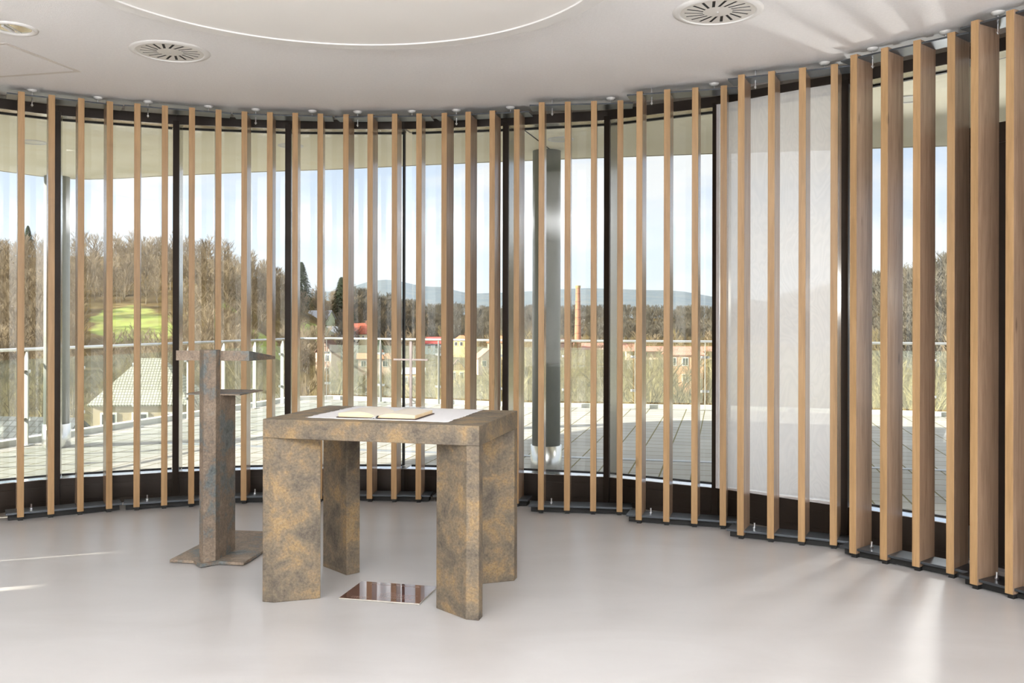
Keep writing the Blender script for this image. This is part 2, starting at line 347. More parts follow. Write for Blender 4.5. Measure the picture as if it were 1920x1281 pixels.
# ceiling with the hatch cut line modelled as trim, and openings left plain
tag(MB().prism([(p[0], p[1]) for p in offset(Vfac, 0.02)] + [(4.3, -7.1), (-6.2, -7.1)], 3.2, 3.26).build('ceiling', M['ceiling']), kind='structure')
tag(MB().box(-6.2, 4.3, -7.2, -7.0, 0, 3.2).build('wall_back', M['wall']), kind='structure')
tag(MB().box(4.2, 4.35, -7.0, 2.95, 0, 3.2).build('wall_right', M['wall']), kind='structure')
tag(MB().box(-6.2, -5.93, -7.0, 1.75, 0, 3.2).build('wall_left', M['wall']), kind='structure')

# ---- glazed facade, one bay after another
HB, HT, HH = 0.226, 3.095, 3.172
wn = 0
for i in range(len(Vfac) - 1):
    a, b = Vector(Vfac[i]), Vector(Vfac[i + 1]); d = b - a; ln = d.length; th = math.atan2(d.y, d.x)
    is_door = abs(a.x - 2.78) < 0.01
    wn += 1
    root = empty('door_1' if is_door else 'window_%d' % wn, (a.x, a.y, 0), th, kind='structure')
    hw = 0.025
    if not is_door:
        MB().box(0, ln, 0.0, DR - 0.01, 0, HB - 0.004).build('bottom_rail', M['frame'], root, 0.003)
        mb = MB().box(0.03, ln - 0.03, -0.004, 0.0, 0.045, 0.165); mb.build('kick_panel', M['frame'], root, 0.002)
        MB().box(hw, ln - hw, -0.002, DR - 0.014, HB - 0.004, HB).build('sill', M['sill'], root)
        MB().box(hw, ln - hw, DR - 0.014, DR + 0.01, HB - 0.002, HB + 0.008).box(hw, ln - hw, DR - 0.02, DR + 0.01, HT - 0.012, HT).build('gasket', M['gasket'], root)
        MB().box(hw, ln - hw, DR - 0.012, DR, HB, HT).build('pane', M['glass'], root)
    else:
        MB().box(hw, ln - hw, 0.05, 0.11, 0.02, 2.56).build('door_leaf', M['frame'], root, 0.003)
        MB().box(hw, ln - hw, 0.03, 0.13, 2.56, 2.68).build('transom', M['frame'], root, 0.003)
        MB().box(hw, ln - hw, 0.10, 0.112, 2.68, HT).build('pane', M['glass'], root)
        h = MB().tube([(0.10, 0.05, 1.05), (0.10, -0.02, 1.05), (0.12, -0.03, 1.05), (0.24, -0.03, 1.05)], 0.009).box(0.085, 0.115, 0.035, 0.05, 0.99, 1.10).box(0.085, 0.115, 0.035, 0.05, 0.86, 0.95)
        h.build('door_handle', M['brass'], root, smooth=True)
        MB().box(hw, ln - hw, 0.0, 0.14, 0, 0.02).build('threshold', M['sill'], root)
    MB().box(0, ln, 0.0, DR, HT, HH).build('header', M['frame'], root)
    MB().box(hw, ln - hw, 0.001, DR - 0.03, HT - 0.003, HT).build('header_underside', M['reveal'], root)
    MB().box(0, ln, 0.012, DR, HH, 3.2).build('shadow_gap_strip', M['reveal'], root)
    # mullion at the start of the bay: dark front, smooth metal flanks
    slim = abs(a.x + 0.915) < 0.001          # one joint of the glass wall is only a thin black line
    mu = MB().box(-0.054, -0.038, DR - 0.03, DR + 0.01, HB, HT) if slim else MB().box(-hw, hw, -0.012, 0.012, 0, HT + 0.03)
    mu = mu.build('mullion', M['gasket'] if slim else M['frame'], root, 0.002)
    if not slim: MB().box(-hw + 0.002, hw - 0.002, 0.0121, DR + 0.02, HB, HT - 0.001).build('mullion_flank', M['reveal'], mu)

# ---- ceiling sail
SX, SY = -0.834, 4.10
t = empty('ceiling_sail', (SX, SY, 3.2), label='large round white sail hanging just below the ceiling', cat='ceiling panel')
MB().lathe([(1.300, -0.070), (1.300, -0.090), (0.0, -0.090)], 128, cap=False).build('panel', M['sail'], t)
prof = [(1.297, -0.090), (1.300, -0.097), (1.306, -0.097), (1.310, -0.092), (1.408, -0.088), (1.412, -0.084), (1.412, -0.066), (1.30, -0.066), (1.297, -0.090)]
MB().lathe(prof, 128, cap=False).build('rim', M['sail_rim'], t, smooth=False)
for k in range(6):
    a = k * PI / 3; MB().tube([(1.1 * math.cos(a), 1.1 * math.sin(a), -0.085), (1.1 * math.cos(a), 1.1 * math.sin(a), 0.0)], 0.02).build('hanger', M['dark'], t)

# ---- swirl air outlets
def vent(x, y, label, rz):
    t = empty('air_outlet', (x, y, 3.2), rz, label=label, cat='ceiling vent', group='round ceiling air outlets')
    MB().lathe([(0.247, 0.0), (0.246, -0.003), (0.228, -0.006), (0.214, -0.012), (0.206, -0.010), (0.204, 0.0)], 64, cap=False).build('ring', M['sail_rim'], t, smooth=True)
    MB().lathe([(0.203, -0.0008), (0.203, -0.0016)], 64).build('slot_shade_disc', M['dark'], t)  # thin black disc stands in for the unlit hollow behind the slots
    # face plate: hub, rim and the webs left between eighteen slanted slots
    mb = MB(); n = 18; z0, z1 = -0.005, -0.0035
    def pol(r, a): return (r * math.cos(a), r * math.sin(a))
    mb.lathe([(0.080, z0), (0.080, z1)], 36)
    for k in range(72):
        a0, a1 = 2 * PI * k / 72, 2 * PI * (k + 1) / 72
        mb.prism([pol(0.180, a0), pol(0.206, a0), pol(0.206, a1), pol(0.180, a1)], z0, z1)
    for k in range(n):
        a0, a1 = 2 * PI * k / n, 2 * PI * (k + 1) / n; g_ = 0.0085; sl = 0.2
        mb.prism([pol(0.076, a0 + g_ / 0.078), pol(0.183, a0 + sl + g_ / 0.183), pol(0.183, a1 + sl - g_ / 0.183), pol(0.076, a1 - g_ / 0.078)], z0, z1)
    mb.build('face_plate', M['vent'], t)
    MB().lathe([(0.007, -0.006), (0.006, -0.009), (0.0, -0.010)], 12, cap=False).build('screw', M['sail_rim'], t, smooth=True)
vent(-2.19, 5.866, 'round swirl air outlet in the ceiling above the lectern', 0.1)
vent(1.133, 5.07, 'round swirl air outlet in the ceiling near the tall wooden slats', 0.35)
# ---- downlight
t = empty('downlight', (-2.94, 5.40, 3.2), label='recessed round ceiling downlight with a silver reflector beside the ceiling hatch', cat='ceiling light')
MB().lathe([(0.135, 0.0), (0.133, -0.008), (0.112, -0.012), (0.100, -0.004), (0.098, 0.0)], 48, cap=False).build('trim_ring', M['sail_rim'], t, smooth=True)
MB().lathe([(0.101, -0.001), (0.07, -0.0012), (0.0, -0.0014)], 48, cap=False).build('reflector', mat('silver_reflector', (0.62, 0.62, 0.52), 0.22, 0.8), t)
MB().box(-0.004, 0.004, -0.09, 0.09, -0.004, -0.0015).tube([(-0.03, -0.06, -0.003), (-0.03, 0.06, -0.003)], 0.009, 8).build('lamp', M['sail_rim'], t)
# ---- ceiling hatch: frame strips around a flush board
P1, P2 = Vector((-3.135, 5.68)), Vector((-2.98, 6.347)); u = (P2 - P1).normalized(); vv = Vector((-u.y, u.x)); s = (P2 - P1).length
t = empty('ceiling_hatch', (P1.x, P1.y, 3.2), math.atan2(u.y, u.x), label='square plastered access hatch set flush in the ceiling by the downlight', cat='ceiling hatch')
fw = 0.035
mb = MB().box(0, s, 0, fw, -0.004, -0.0005).box(0, s, s - fw, s, -0.004, -0.0005).box(0, fw, fw, s - fw, -0.004, -0.0005).box(s - fw, s, fw, s - fw, -0.004, -0.0005)
mb.build('frame', mat('hatch_frame', (0.72, 0.69, 0.65), 0.7), t, 0.001)
MB().box(fw + 0.004, s - fw - 0.004, fw + 0.004, s - fw - 0.004, -0.005, -0.0005).build('board', M['ceiling'], t, 0.0015)

# ================================================================== slat screens: four oak slats between two steel plates
SB, ST = 0.027, 3.157
def make_panel():
    t = empty('slat_screen')
    slat = MB().box(-0.0225, 0.0225, 0, 0.2, 0, ST - SB)
    first = None
    for k in range(4):
        if first is None:
            first = slat.build('slat', M['oak'], t, 0.0012); o = first
            first.data.materials.append(M['oak_side'])
            for p in first.data.polygons:
                if abs(p.normal.x) > 0.5: p.material_index = 1
        else:
            o = first.copy(); C.objects.link(o); o.parent = t
        o.location = ((k - 1.5) * 0.2, 0, SB)
    MB().box(-0.395, 0.395, 0.012, 0.188, 3.132, 3.143).build('top_plate', M['plate'], t, 0.001)
    MB().box(-0.395, 0.395, 0.012, 0.188, 0.046, 0.060).build('base_plate', M['plate'], t, 0.001)
    MB().box(-0.38, 0.38, 0.05, 0.15, 0.004, 0.046).build('gap_shade_bar', M['rubber'], t)  # black bar added for the dark shadow gap under the base plate
    for k in range(4):
        MB().box(-0.016, 0.016, 0.016, 0.06, 0.0, 0.03).build('foot', M['rubber'], t, loc=((k - 1.5) * 0.2, 0.0, 0))
    for sx in (-0.226, 0.226):
        z_ = 3.075 if sx < 0 else 3.136
        st = MB().tube([(sx, 0.1, z_), (sx, 0.1, 3.2)], 0.0045, 8)
        if sx < 0: st.lathe([(0.010, 3.082), (0.010, 3.09)], 6, sx, 0.1)
        st.build('threaded_rod', M['zinc'], t)
        MB().lathe([(0.036, 3.1995), (0.035, 3.194), (0.027, 3.184), (0.013, 3.179), (0.0, 3.178)], 24, sx, 0.1, cap=False).build('ceiling_cap', M['white_plastic'], t, smooth=True)
        if sx < 0: MB().tube([(sx, 0.1, 0.06), (sx, 0.1, 0.10)], 0.006, 8).lathe([(0.012, 0.062), (0.012, 0.072)], 6, sx, 0.1).build('floor_bolt', M['zinc'], t)
    return t
panels = [
    (-3.349, 6.891, 30.0, 'screen of four oak slats by the left edge, left of the round terrace column'),
    (-2.624, 7.209, 20.0, 'screen of four oak slats just left of the lectern'),
    (-1.857, 7.409, 7.0, 'screen of four oak slats directly behind the lectern and its reading top'),
    (-1.056, 7.448, -3.4, 'screen of four oak slats behind the open book and the small cross'),
    (-0.259, 7.343, -12.8, 'screen of four oak slats behind the right end of the altar'),
    (0.522, 7.004, -6.5, 'screen of four oak slats in front of the grey column and brick chimney'),
    (1.214, 6.605, -16.7, 'screen of four oak slats between the grey column and the white curtain'),
    (1.822, 6.094, -26.2, 'screen of four oak slats in front of the white sheer curtain'),
    (2.336, 5.526, -48.8, 'screen of four wide-turned oak slats just right of the white curtain'),
    (2.717, 4.83, -58.8, 'nearest screen of tall oak slats, in front of the dark door'),
]
proto = make_panel()
for k, (x, y, a, lab) in enumerate(panels):
    o = proto if k == 0 else copy_tree(proto)
    o.location = (x, y, 0); o.rotation_euler = (0, 0, math.radians(a)); tag(o, lab, 'slat screen', 'oak slat screens along the glass wall')
    if 5 <= k < 8:      # these screens have one ceiling cap only, at their right end
        bpy.data.objects.remove([c for c in o.children if c.name.startswith('ceiling_cap') and c.data.vertices[0].co.x < 0][0])
for k, a in enumerate((129.0, 139.9, 150.8, 161.7, 172.6, 183.5)):
    r = math.radians(a); o = copy_tree(proto); o.location = (CEN.x + 4.36 * math.cos(r), CEN.y + 4.36 * math.sin(r), 0); o.rotation_euler = (0, 0, r - PI / 2)
    tag(o, 'oak slat screen beyond the left end of the view, %s along the curve' % ('first', 'second', 'third', 'fourth', 'fifth', 'sixth')[k], 'slat screen', 'oak slat screens along the glass wall')
o = copy_tree(proto); o.location = (3.28, 3.86, 0); o.rotation_euler = (0, 0, math.radians(-60)); tag(o, 'oak slat screen past the right end of the view', 'slat screen', 'oak slat screens along the glass wall')

# ================================================================== curtain
ca, cb = Vector((P(1343, 6.86), 6.86)), Vector((P(1571, 6.22), 6.22)); cd = (cb - ca); clen = cd.length
mb = MB(); nx = 60
for i in range(nx + 1):
    x = clen * i / nx; y = 0.004 * math.sin(x * 9) + 0.003 * math.sin(x * 23 + 1)
    for z in (0.234, 0.27, 1.6, 3.07, 3.108):
        mb.v.append((x, y, z))
for i in range(nx):
    for j in range(4): q = i * 5 + j; mb.f.append((q, q + 5, q + 6, q + 1))
t = empty('sheer_curtain', (ca.x, ca.y, 0), math.atan2(cd.y, cd.x), label='flat white sheer curtain hanging against one window bay behind the slats', cat='curtain')
cu = mb.build('fabric', M['curtain'], t, smooth=True)
MB().box(0, clen, -0.006, 0.008, 0.232, 0.250).build('bottom_hem', M['linen'], t, 0.002)
MB().box(0, 0.022, -0.006, 0.010, 0.25, 3.1).build('side_hem', M['linen'], t, 0.002)
MB().box(-0.01, clen + 0.01, -0.008, 0.012, 3.10, 3.118).build('curtain_rail', M['frame'], t)

# ================================================================== altar
AL = math.radians(-14.4); AX, AY = -1.3136, 4.838; AW, AD, AH = 1.19, 0.78, 0.965
alt = empty('altar_table', (AX, AY, 0), AL, label='square-edged stone-like altar table with four angled slab legs, mottled gold brown', cat='altar')
MB().box(0, AW, 0, AD, AH - 0.10, AH).build('tabletop', M['bronze'], alt, 0.003)
dg = math.atan2(AD, AW); w1 = 0.066; LG = 0.243
def leg(cx, cy, sx, sy):
    d = Vector((math.cos(dg), math.sin(dg)))
    poly = [(0, 0), (w1, 0), (w1 + d.x * LG, d.y * LG), (d.x * LG + w1 - 0.052, d.y * LG + w1 + 0.010), (0, w1)]
    # inner end square to the slab
    nrm = Vector((-d.y, d.x)); e1 = Vector((w1, 0)) + d * LG; th = (Vector((0, w1)) - Vector((w1, 0))).dot(nrm); e2 = e1 + nrm * th
    poly = [(0, 0), (w1, 0), (e1.x, e1.y), (e2.x, e2.y), (0, w1)]
    poly = [(p[0] * sx, p[1] * sy) for p in poly]
    return MB().prism(poly, 0, AH - 0.10).build('leg', M['bronze'], alt, 0.003, loc=(cx, cy, 0))
leg(0, 0, 1, 1); leg(AW, 0, -1, 1); leg(0, AD, 1, -1); leg(AW, AD, -1, -1)
def A(u_, v_, z=0):
    x, y = rot2(u_, v_, AL); return (AX + x, AY + y, z)
# cloth
mb = MB(); nx, ny = 40, 32; random.seed(3)
for i in range(nx + 1):
    for j in range(ny + 1):
        x, y = 0.80 * i / nx, 0.664 * j / ny
        ex = 0.0035 * math.sin(i * 1.9) if j in (0, ny) else 0; ey = 0.0035 * math.sin(j * 2.3) if i in (0, nx) else 0
        zz = 0.0012 + 0.0012 * noise.noise(Vector((x * 6, y * 6, 0))) + (0.002 if (i in (0, nx) and random.random() < 0.3) else 0)
        mb.v.append((x + ey, y + ex, max(zz, 0.0006)))
for i in range(nx):
    for j in range(ny): q = i * (ny + 1) + j; mb.f.append((q, q + ny + 1, q + ny + 2, q + 1))
c = mb.build('altar_cloth', M['linen'], None, smooth=True, loc=A(0.19, 0.11, AH), rz=AL)
tag(c, 'white linen cloth lying flat on the altar top under the open book', 'cloth')
sol = c.modifiers.new('thickness', 'SOLIDIFY'); sol.thickness = 0.001; sol.offset = -0.5
# open book
bk = empty('open_book', A(0.575, 0.30, AH + 0.003), AL + 0.02, label='thick open book with cream pages lying on the white altar cloth', cat='book')
def page_block(sx, h0):
    """page block on one side of the spine, arched near the gutter"""
    mb = MB(); n = 16; d = 0.145; W = 0.215
    top = []
    for i in range(n + 1):
        s_ = i / n; x = W * s_; z = 0.006 + h0 * (math.sin(min(s_ * 3.2, PI / 2)) ** 0.8) * (1 - 0.42 * s_ ** 1.6); top.append((sx * x, z))
    for y in (-d, d):
        for (x, z) in top: mb.v.append((x + (0.010 * sx if False else 0), y, z))
        for (x, z) in top: mb.v.append((x, y, 0.004))
    m_ = n + 1
    for i in range(n):
        mb.f.append((i, i + 1, 2 * m_ + i + 1, 2 * m_ + i))
    edge = MB(); edge.v = list(mb.v)
    for i in range(n):
        edge.f.append((m_ + i, m_ + i + 1, i + 1, i)); edge.f.append((2 * m_ + i, 2 * m_ + i + 1, 3 * m_ + i + 1, 3 * m_ + i))
    edge.f.append((n, m_ + n, 3 * m_ + n, 2 * m_ + n)); edge.f.append((m_, 0, 2 * m_, 3 * m_))
    pb = edge.build('page_block', M['page_edge'], bk)
    mb.build('page', M['page'], pb, smooth=True)
page_block(-1, 0.030); page_block(1, 0.026)
MB().box(-0.225, 0.225, -0.152, 0.152, 0, 0.004).build('cover', M['cover'], bk, 0.001)
def ribbon(pts, m_):
    mb = MB()
    for (x, y, z) in pts: mb.v += [(x - 0.004, y, z), (x + 0.004, y + 0.002, z)]
    for i in range(len(pts) - 1): mb.f.append((2 * i, 2 * i + 2, 2 * i + 3, 2 * i + 1))
    o = mb.build('ribbon', m_, bk, smooth=True); s_ = o.modifiers.new('t', 'SOLIDIFY'); s_.thickness = 0.0008
ribbon([(0.0, -0.14, 0.012), (-0.004, -0.158, 0.010), (-0.016, -0.168, 0.003), (-0.04, -0.176, 0.0025), (-0.06, -0.180, 0.0025)], M['ribbon_white'])
ribbon([(0.003, -0.14, 0.014), (0.014, -0.156, 0.016), (0.008, -0.170, 0.004), (-0.006, -0.182, 0.003)], M['ribbon_dark'])
ribbon([(0.0, -0.14, 0.010), (0.004, -0.156, 0.010), (0.0, -0.168, 0.004), (0.010, -0.18, 0.003)], M['ribbon_white'])
ribbon([(0.002, -0.14, 0.012), (-0.012, -0.156, 0.009), (-0.022, -0.163, 0.003)], M['ribbon_dark'])
# cross
cr0 = empty('standing_cross', A(0.552, 0.735, AH), AL, label='slender pale metal cross standing at the back edge of the altar', cat='cross')
MB().box(-0.008, 0.008, -0.006, 0.006, 0.012, 0.397).build('upright', M['cross'], cr0, 0.001)
MB().box(-0.108, 0.108, -0.0055, 0.0055, 0.283, 0.293).build('crossbar', M['cross'], cr0, 0.001)
MB().box(-0.035, 0.085, -0.035, 0.035, 0.0005, 0.012).build('base', M['acrylic'], cr0, 0.0015)

# ================================================================== lectern
LC = empty('lectern', (-1.85, 5.565, 0), math.radians(-7.8), label='tall patinated metal lectern on a flat base plate with a prow-shaped post', cat='lectern')
pr = 0.053; hwp = 0.0
def prow(h, d0, d1):
    """post outline: right-angled prow in front, straight flanks behind"""
    return [(0, d0), (h, d0 + h), (h, d1), (-h, d1), (-h, d0 + h)]
MB().prism([(-0.2375, 0), (-0.083, 0), (0, -0.083 + 0.0), (0.083, 0), (0.2375, 0), (0.2375, 0.79), (-0.2375, 0.79)], 0.004, 0.022).build('base_plate', M['steel_patina'], LC, 0.0015)
MB().prism(prow(pr, -0.042, 0.070), 0.022, 1.302).build('post', M['steel_patina'], LC, 0.002)
MB().box(-pr, pr, 0.0705, 0.285, 0.022, 1.022).build('post_back', M['steel_patina'], LC, 0.002)
MB().box(-0.178, 0.178, 0.0705, 0.43, 1.022, 1.030).build('shelf', M['steel_patina'], LC, 0.001)
mb = MB(); yy = (0.0705, 0.481)
mb.add([(x, y, z) for x in (-0.2375, 0.2375) for (y, z) in ((yy[0], 1.234), (yy[1], 1.228), (yy[1], 1.248), (yy[0], 1.2955))],
       [(0, 1, 2, 3), (7, 6, 5, 4), (0, 4, 5, 1), (1, 5, 6, 2), (2, 6, 7, 3), (3, 7, 4, 0)])
mb.build('reading_top', M['steel_patina'], LC, 0.0015)

# ================================================================== floor plaque under the altar
PQ = empty('floor_plaque', (-0.92, 4.887, 0), math.radians(-12.8), label='glossy dark red text plaque lying on the floor between the altar legs', cat='plaque')
MB().box(0, 0.452, 0, 0.32, 0.0008, 0.007).build('edge', M['plaque_edge'], PQ, 0.001)
MB().box(0.003, 0.449, 0.003, 0.317, 0.007, 0.0078).build('plate', M['plaque'], PQ)
def text(body, x, y, size, parent, m_, name='lettering', align='LEFT', z=0.0082, shear=0.0):
    cu = bpy.data.curves.new(name, 'FONT'); cu.body = body; cu.size = size; cu.align_x = align; cu.shear = shear; cu.extrude = 0.0001
    tmp = bpy.data.objects.new(name, cu); C.objects.link(tmp); cu.materials.append(m_)
    dg_ = bpy.context.evaluated_depsgraph_get(); dg_.update(); me = bpy.data.meshes.new_from_object(tmp.evaluated_get(dg_))
    C.objects.unlink(tmp); bpy.data.objects.remove(tmp)
    o = bpy.data.objects.new(name, me); C.objects.link(o); o.parent = parent; o.location = (x, y, z)
    return o
# (the lettering itself is too small to read in the photograph: only its strokes are followed)
text('M\u2014 \u2014\u2014\u2014 Fri\u2014dh', 0.07, 0.268, 0.034, PQ, M['engraving'], shear=0.3)
random.seed(8)
mb = MB()
def strokes(x0, x1, y):
    x = x0
    while x < x1:
        wd = random.uniform(0.004, 0.013); mb.box(x, min(x + wd, x1), y, y + random.choice((0.0022, 0.0035, 0.0035)), 0.0079, 0.0083); x += wd + 0.0035
strokes(0.215, 0.27, 0.142)
for k, (a_, b__) in enumerate(((0.19, 0.40), (0.20, 0.37), (0.20, 0.375), (0.20, 0.40))): strokes(a_, b__, 0.118 - 0.021 * k)
strokes(0.06, 0.155, 0.042); strokes(0.06, 0.12, 0.024)
mb.build('fine_text', M['engraving'], PQ)

# ================================================================== outside: terrace
TE = [(-10.2, -8.0), (-8.3, 3.0), (-5.95, 10.45), (-3.95, 16.75), (-3.3, 16.95), (-2.5, 16.6), (-0.9, 16.0), (0.2, 15.6), (3.35, 15.2), (6.2, 14.35), (10.5, 12.9), (13, 9.0), (13, -8.0)]
tag(MB().prism(TE, -0.5, -0.010).build('terrace_floor', M['paving']), kind='structure')
mb = MB(); te2 = TE[:12]
outw = offset(te2, 0.14)
for i in range(len(te2) - 1):
    mb.prism([te2[i], te2[i + 1], outw[i + 1], outw[i]], -0.8, 0.055)
tag(mb.build('terrace_curb', M['curb'], bevel=0.004), kind='structure')
# slot drain
d0, d1 = (-4.2, 11.0), (5.4, 8.9)
th = math.atan2(d1[1] - d0[1], d1[0] - d0[0]); ln = math.hypot(d1[0] - d0[0], d1[1] - d0[1])
tag(MB().box(0, ln, -0.05, 0.05, -0.010, -0.004).build('slot_drain', mat('drain_grate', (0.34, 0.36, 0.40), 0.35, 0.5), loc=(*d0, 0), rz=th), 'long steel slot drain let into the terrace paving', 'drain')

# weeds in the joints by the glass
random.seed(5)
mb = MB()
for k in range(90):
    t_ = random.uniform(0, 1); seg = random.choice((12, 13, 14, 14, 15)) ; a_, b__ = Vector(Vout[seg - 0]), Vector(Vout[min(seg + 1, len(Vout) - 1)])
    p = a_.lerp(b__, t_); n_ = Vector((p.x + 1.3, p.y - 3.05)).normalized(); p += n_ * random.choice((0.12, 0.16, 0.2, 0.45, 0.7)); hgt = random.uniform(0.012, 0.05)
    for q in range(7):
        a = random.uniform(0, 6.28); r = random.uniform(0.01, 0.035)
        mb.add([(p.x, p.y, -0.01), (p.x + 0.006, p.y, -0.01), (p.x + r * math.cos(a), p.y + r * math.sin(a), hgt * random.uniform(0.4, 1))], [(0, 1, 2)])
tag(mb.build('joint_weeds', mat('weeds', srgb(140, 150, 60), 0.8)), 'small green weeds growing in the paving joints by the glass', 'weeds', kind='stuff')

# ---- roof overhang
RE = [(-9.8, -7.6), (-9.8, 2.0), (-9.0, 6.0), (-7.4, 8.3), (-5.75, 10.24), (-5.48, 10.66), (-5.26, 10.84), (-5.0, 10.88), (-4.6, 10.80), (-3.98, 10.6), (-2.87, 10.3), (-1.88, 10.09), (-1.1, 9.86), (-0.24, 9.62), (0.6, 9.41), (1.98, 9.1), (3.47, 8.79), (4.1, 8.67), (6.0, 8.25), (9.0, 7.0), (11, 4.0), (11, -7.6)]
Vs = offset(Vfac, DR + 0.005)
ring = RE + [(4.6, -7.6), (4.6, 3.0)] + Vs[::-1] + [(-6.4, 1.75), (-6.4, -7.6)]
tag(MB().prism(ring, 3.13, 3.27).build('soffit', M['soffit']), kind='structure')
tag(MB().prism(RE, 3.27, 3.42).build('roof_slab', M['soffit']), kind='structure')
mb = MB(); e2 = offset(RE[1:-1], -0.035); e1 = offset(RE[1:-1], -0.045)
for i in range(len(e1) - 1): mb.prism([e2[i], e2[i + 1], e1[i + 1], e1[i]], 3.127, 3.13)
tag(mb.build('trim_1', mat('drip_groove', srgb(120, 108, 80), 0.8)), kind='structure')
tag(MB().box(0, 1.25, -0.006, 0.006, 3.127, 3.131).build('trim_2', M['joint'], loc=(0.09, 7.9, 0), rz=math.radians(74)), kind='structure')
for x, y, lab in ((-4.46, 8.54, 'round soffit light near the terrace corner column'), (-2.1, 8.69, 'round soffit light in the overhang beyond the lectern'), (0.44, 8.35, 'round soffit light in the overhang beside the grey column'), (2.93, 6.79, 'round soffit light behind the slats next to the curtain')):
    t = empty('soffit_light', (x, y, 3.13), label=lab, cat='outdoor light', group='round lights in the roof overhang')
    MB().lathe([(0.12, 0.0), (0.118, -0.008), (0.095, -0.010), (0.092, 0.0)], 40, cap=False).build('ring', M['sail_rim'], t, smooth=True)
    MB().lathe([(0.093, -0.003), (0.0, -0.004)], 40, cap=False).build('lens', mat('frosted_lens', (0.75, 0.75, 0.68), 0.3), t)

# ---- columns with stainless sleeves
for x, y, lab in ((-5.29, 10.66, 'round pale column with steel sleeve at the corner of the terrace'), (0.336, 8.96, 'round grey column with steel sleeve close to the glass, in front of the chimney')):
    t = empty('round_column', (x, y, 0), label=lab, cat='column', group='round terrace columns')
    MB().lathe([(0.1375, 0.0), (0.1375, 3.13)], 64).build('shaft', M['column'], t, smooth=True)
    MB().lathe([(0.150, -0.008), (0.153, 0.0), (0.153, 0.262), (0.150, 0.264), (0.1375, 0.264)], 64, cap=False).build('sleeve', M['steel'], t, smooth=True)

# ---- lamp on a stand out on the terrace
t = empty('tripod_lamp', (LAMP[0], LAMP[1], -0.01), math.atan2(2.4 - LAMP[1], 0.4 - LAMP[0]), label='lamp on a black stand on the terrace, beyond the slats by the dark door', cat='lamp')
MB().tube([(-0.06, 0, 0.25), (-0.06, 0, 1.66)], 0.014, 10).build('pole', M['rubber'], t)
for k in range(3):
    a = k * 2.094; MB().tube([(-0.06, 0, 0.45), (-0.06 + 0.15 * math.cos(a), 0.15 * math.sin(a), 0.01)], 0.010, 8).build('leg', M['rubber'], t)
MB().tube([(-0.24, 0, 1.73), (-0.10, 0, 1.73), (-0.012, 0, 1.73)], [0.06, 0.065, 0.10], 20).build('lamp_head', M['rubber'], t, smooth=True)

# ---- balustrade
RZ = 1.12
def balustrade(pts, npost, label, skip=()):
    """stainless handrail on flat posts with clamped glass panels, along a polyline"""
    root = empty('glass_balustrade', (pts[0][0], pts[0][1], 0), label=label, cat='railing', group='terrace balustrades')
    V = [Vector(p) for p in pts]; cum = [0]
    for i in range(len(V) - 1): cum.append(cum[-1] + (V[i + 1] - V[i]).length)
    def at(s_):
        for i in range(len(V) - 1):
            if s_ <= cum[i + 1] + 1e-6: return V[i].lerp(V[i + 1], (s_ - cum[i]) / (cum[i + 1] - cum[i])), (V[i + 1] - V[i]).normalized()
        return V[-1], (V[-1] - V[-2]).normalized()
    o0 = V[0]
    MB().tube([(p.x - o0.x, p.y - o0.y, RZ) for p in V], 0.021, 16).build('handrail', M['steel'], root, smooth=True)
    post = None; last = None
    for s_ in npost:
        p, d = at(s_); a = math.atan2(d.y, d.x)
        if post is None:
            mb = MB().box(-0.006, 0.006, -0.032, 0.032, 0.0, 1.00)
            mb.add([(x, y, z) for z, yy_ in ((1.0, 0.032), (1.10, -0.005)) for x, y in ((-0.006, yy_ - (0.064 if z == 1.0 else 0.02)), (0.006, yy_ - (0.064 if z == 1.0 else 0.02)), (0.006, yy_), (-0.006, yy_))],
                   [(0, 3, 2, 1), (4, 5, 6, 7), (0, 1, 5, 4), (1, 2, 6, 5), (2, 3, 7, 6), (3, 0, 4, 7)])
            post = mb.build('post', M['post_white'], root)
            MB().box(-0.08, 0.08, -0.05, 0.05, -0.008, 0.006).build('foot_plate', M['steel'], post)
            mb = MB()
            for z in (0.30, 0.86):
                for sx in (-1, 1): mb.box(min(0.006 * sx, 0.06 * sx), max(0.006 * sx, 0.06 * sx), 0.0, 0.028, z - 0.02, z + 0.02).lathe([(0.017, z - 0.02), (0.019, z), (0.017, z + 0.02)], 14, 0.055 * sx, 0.014)
            mb.build('glass_clamp', M['steel'], post)
            o = post
        else:
            o = post.copy(); C.objects.link(o); o.parent = root
            for ch in post.children: c2 = ch.copy(); C.objects.link(c2); c2.parent = o
        o.location = (p.x - o0.x, p.y - o0.y, 0); o.rotation_euler = (0, 0, a)
        if last is not None:
            q = last[0]; dd = (p - q); aa = math.atan2(dd.y, dd.x)
            MB().box(0.035, dd.length - 0.035, 0.008, 0.018, 0.11, 1.005).build('glass_panel', M['rail_glass'], root, loc=(q.x - o0.x, q.y - o0.y, 0), rz=aa)
        last = (p, d)
    return root
ins = offset(TE[1:12], -0.16)
left = [ins[0], ins[1], ins[2]]
L1 = math.hypot(ins[1][0] - ins[0][0], ins[1][1] - ins[0][1])
# posts where the photograph shows them, measured along the run
sp = [L1 + k for k in (-3.6, -2.65, -1.7, -0.75, 0.36, 1.22, 2.24, 3.34, 4.19, 5.05, 5.9)]
balustrade(left, sp, 'glass balustrade with steel handrail along the left edge of the terrace')
right = [ins[2], ins[3], ins[4], ins[5], ins[6], ins[7], ins[8], ins[9], ins[10]]
tot = sum(math.hypot(right[i + 1][0] - right[i][0], right[i + 1][1] - right[i][1]) for i in range(len(right) - 1))
n_ = int(tot / 1.14); balustrade(right, [0.42 + k * 1.14 for k in range(n_)], 'glass balustrade with steel handrail along the far edge of the terrace')

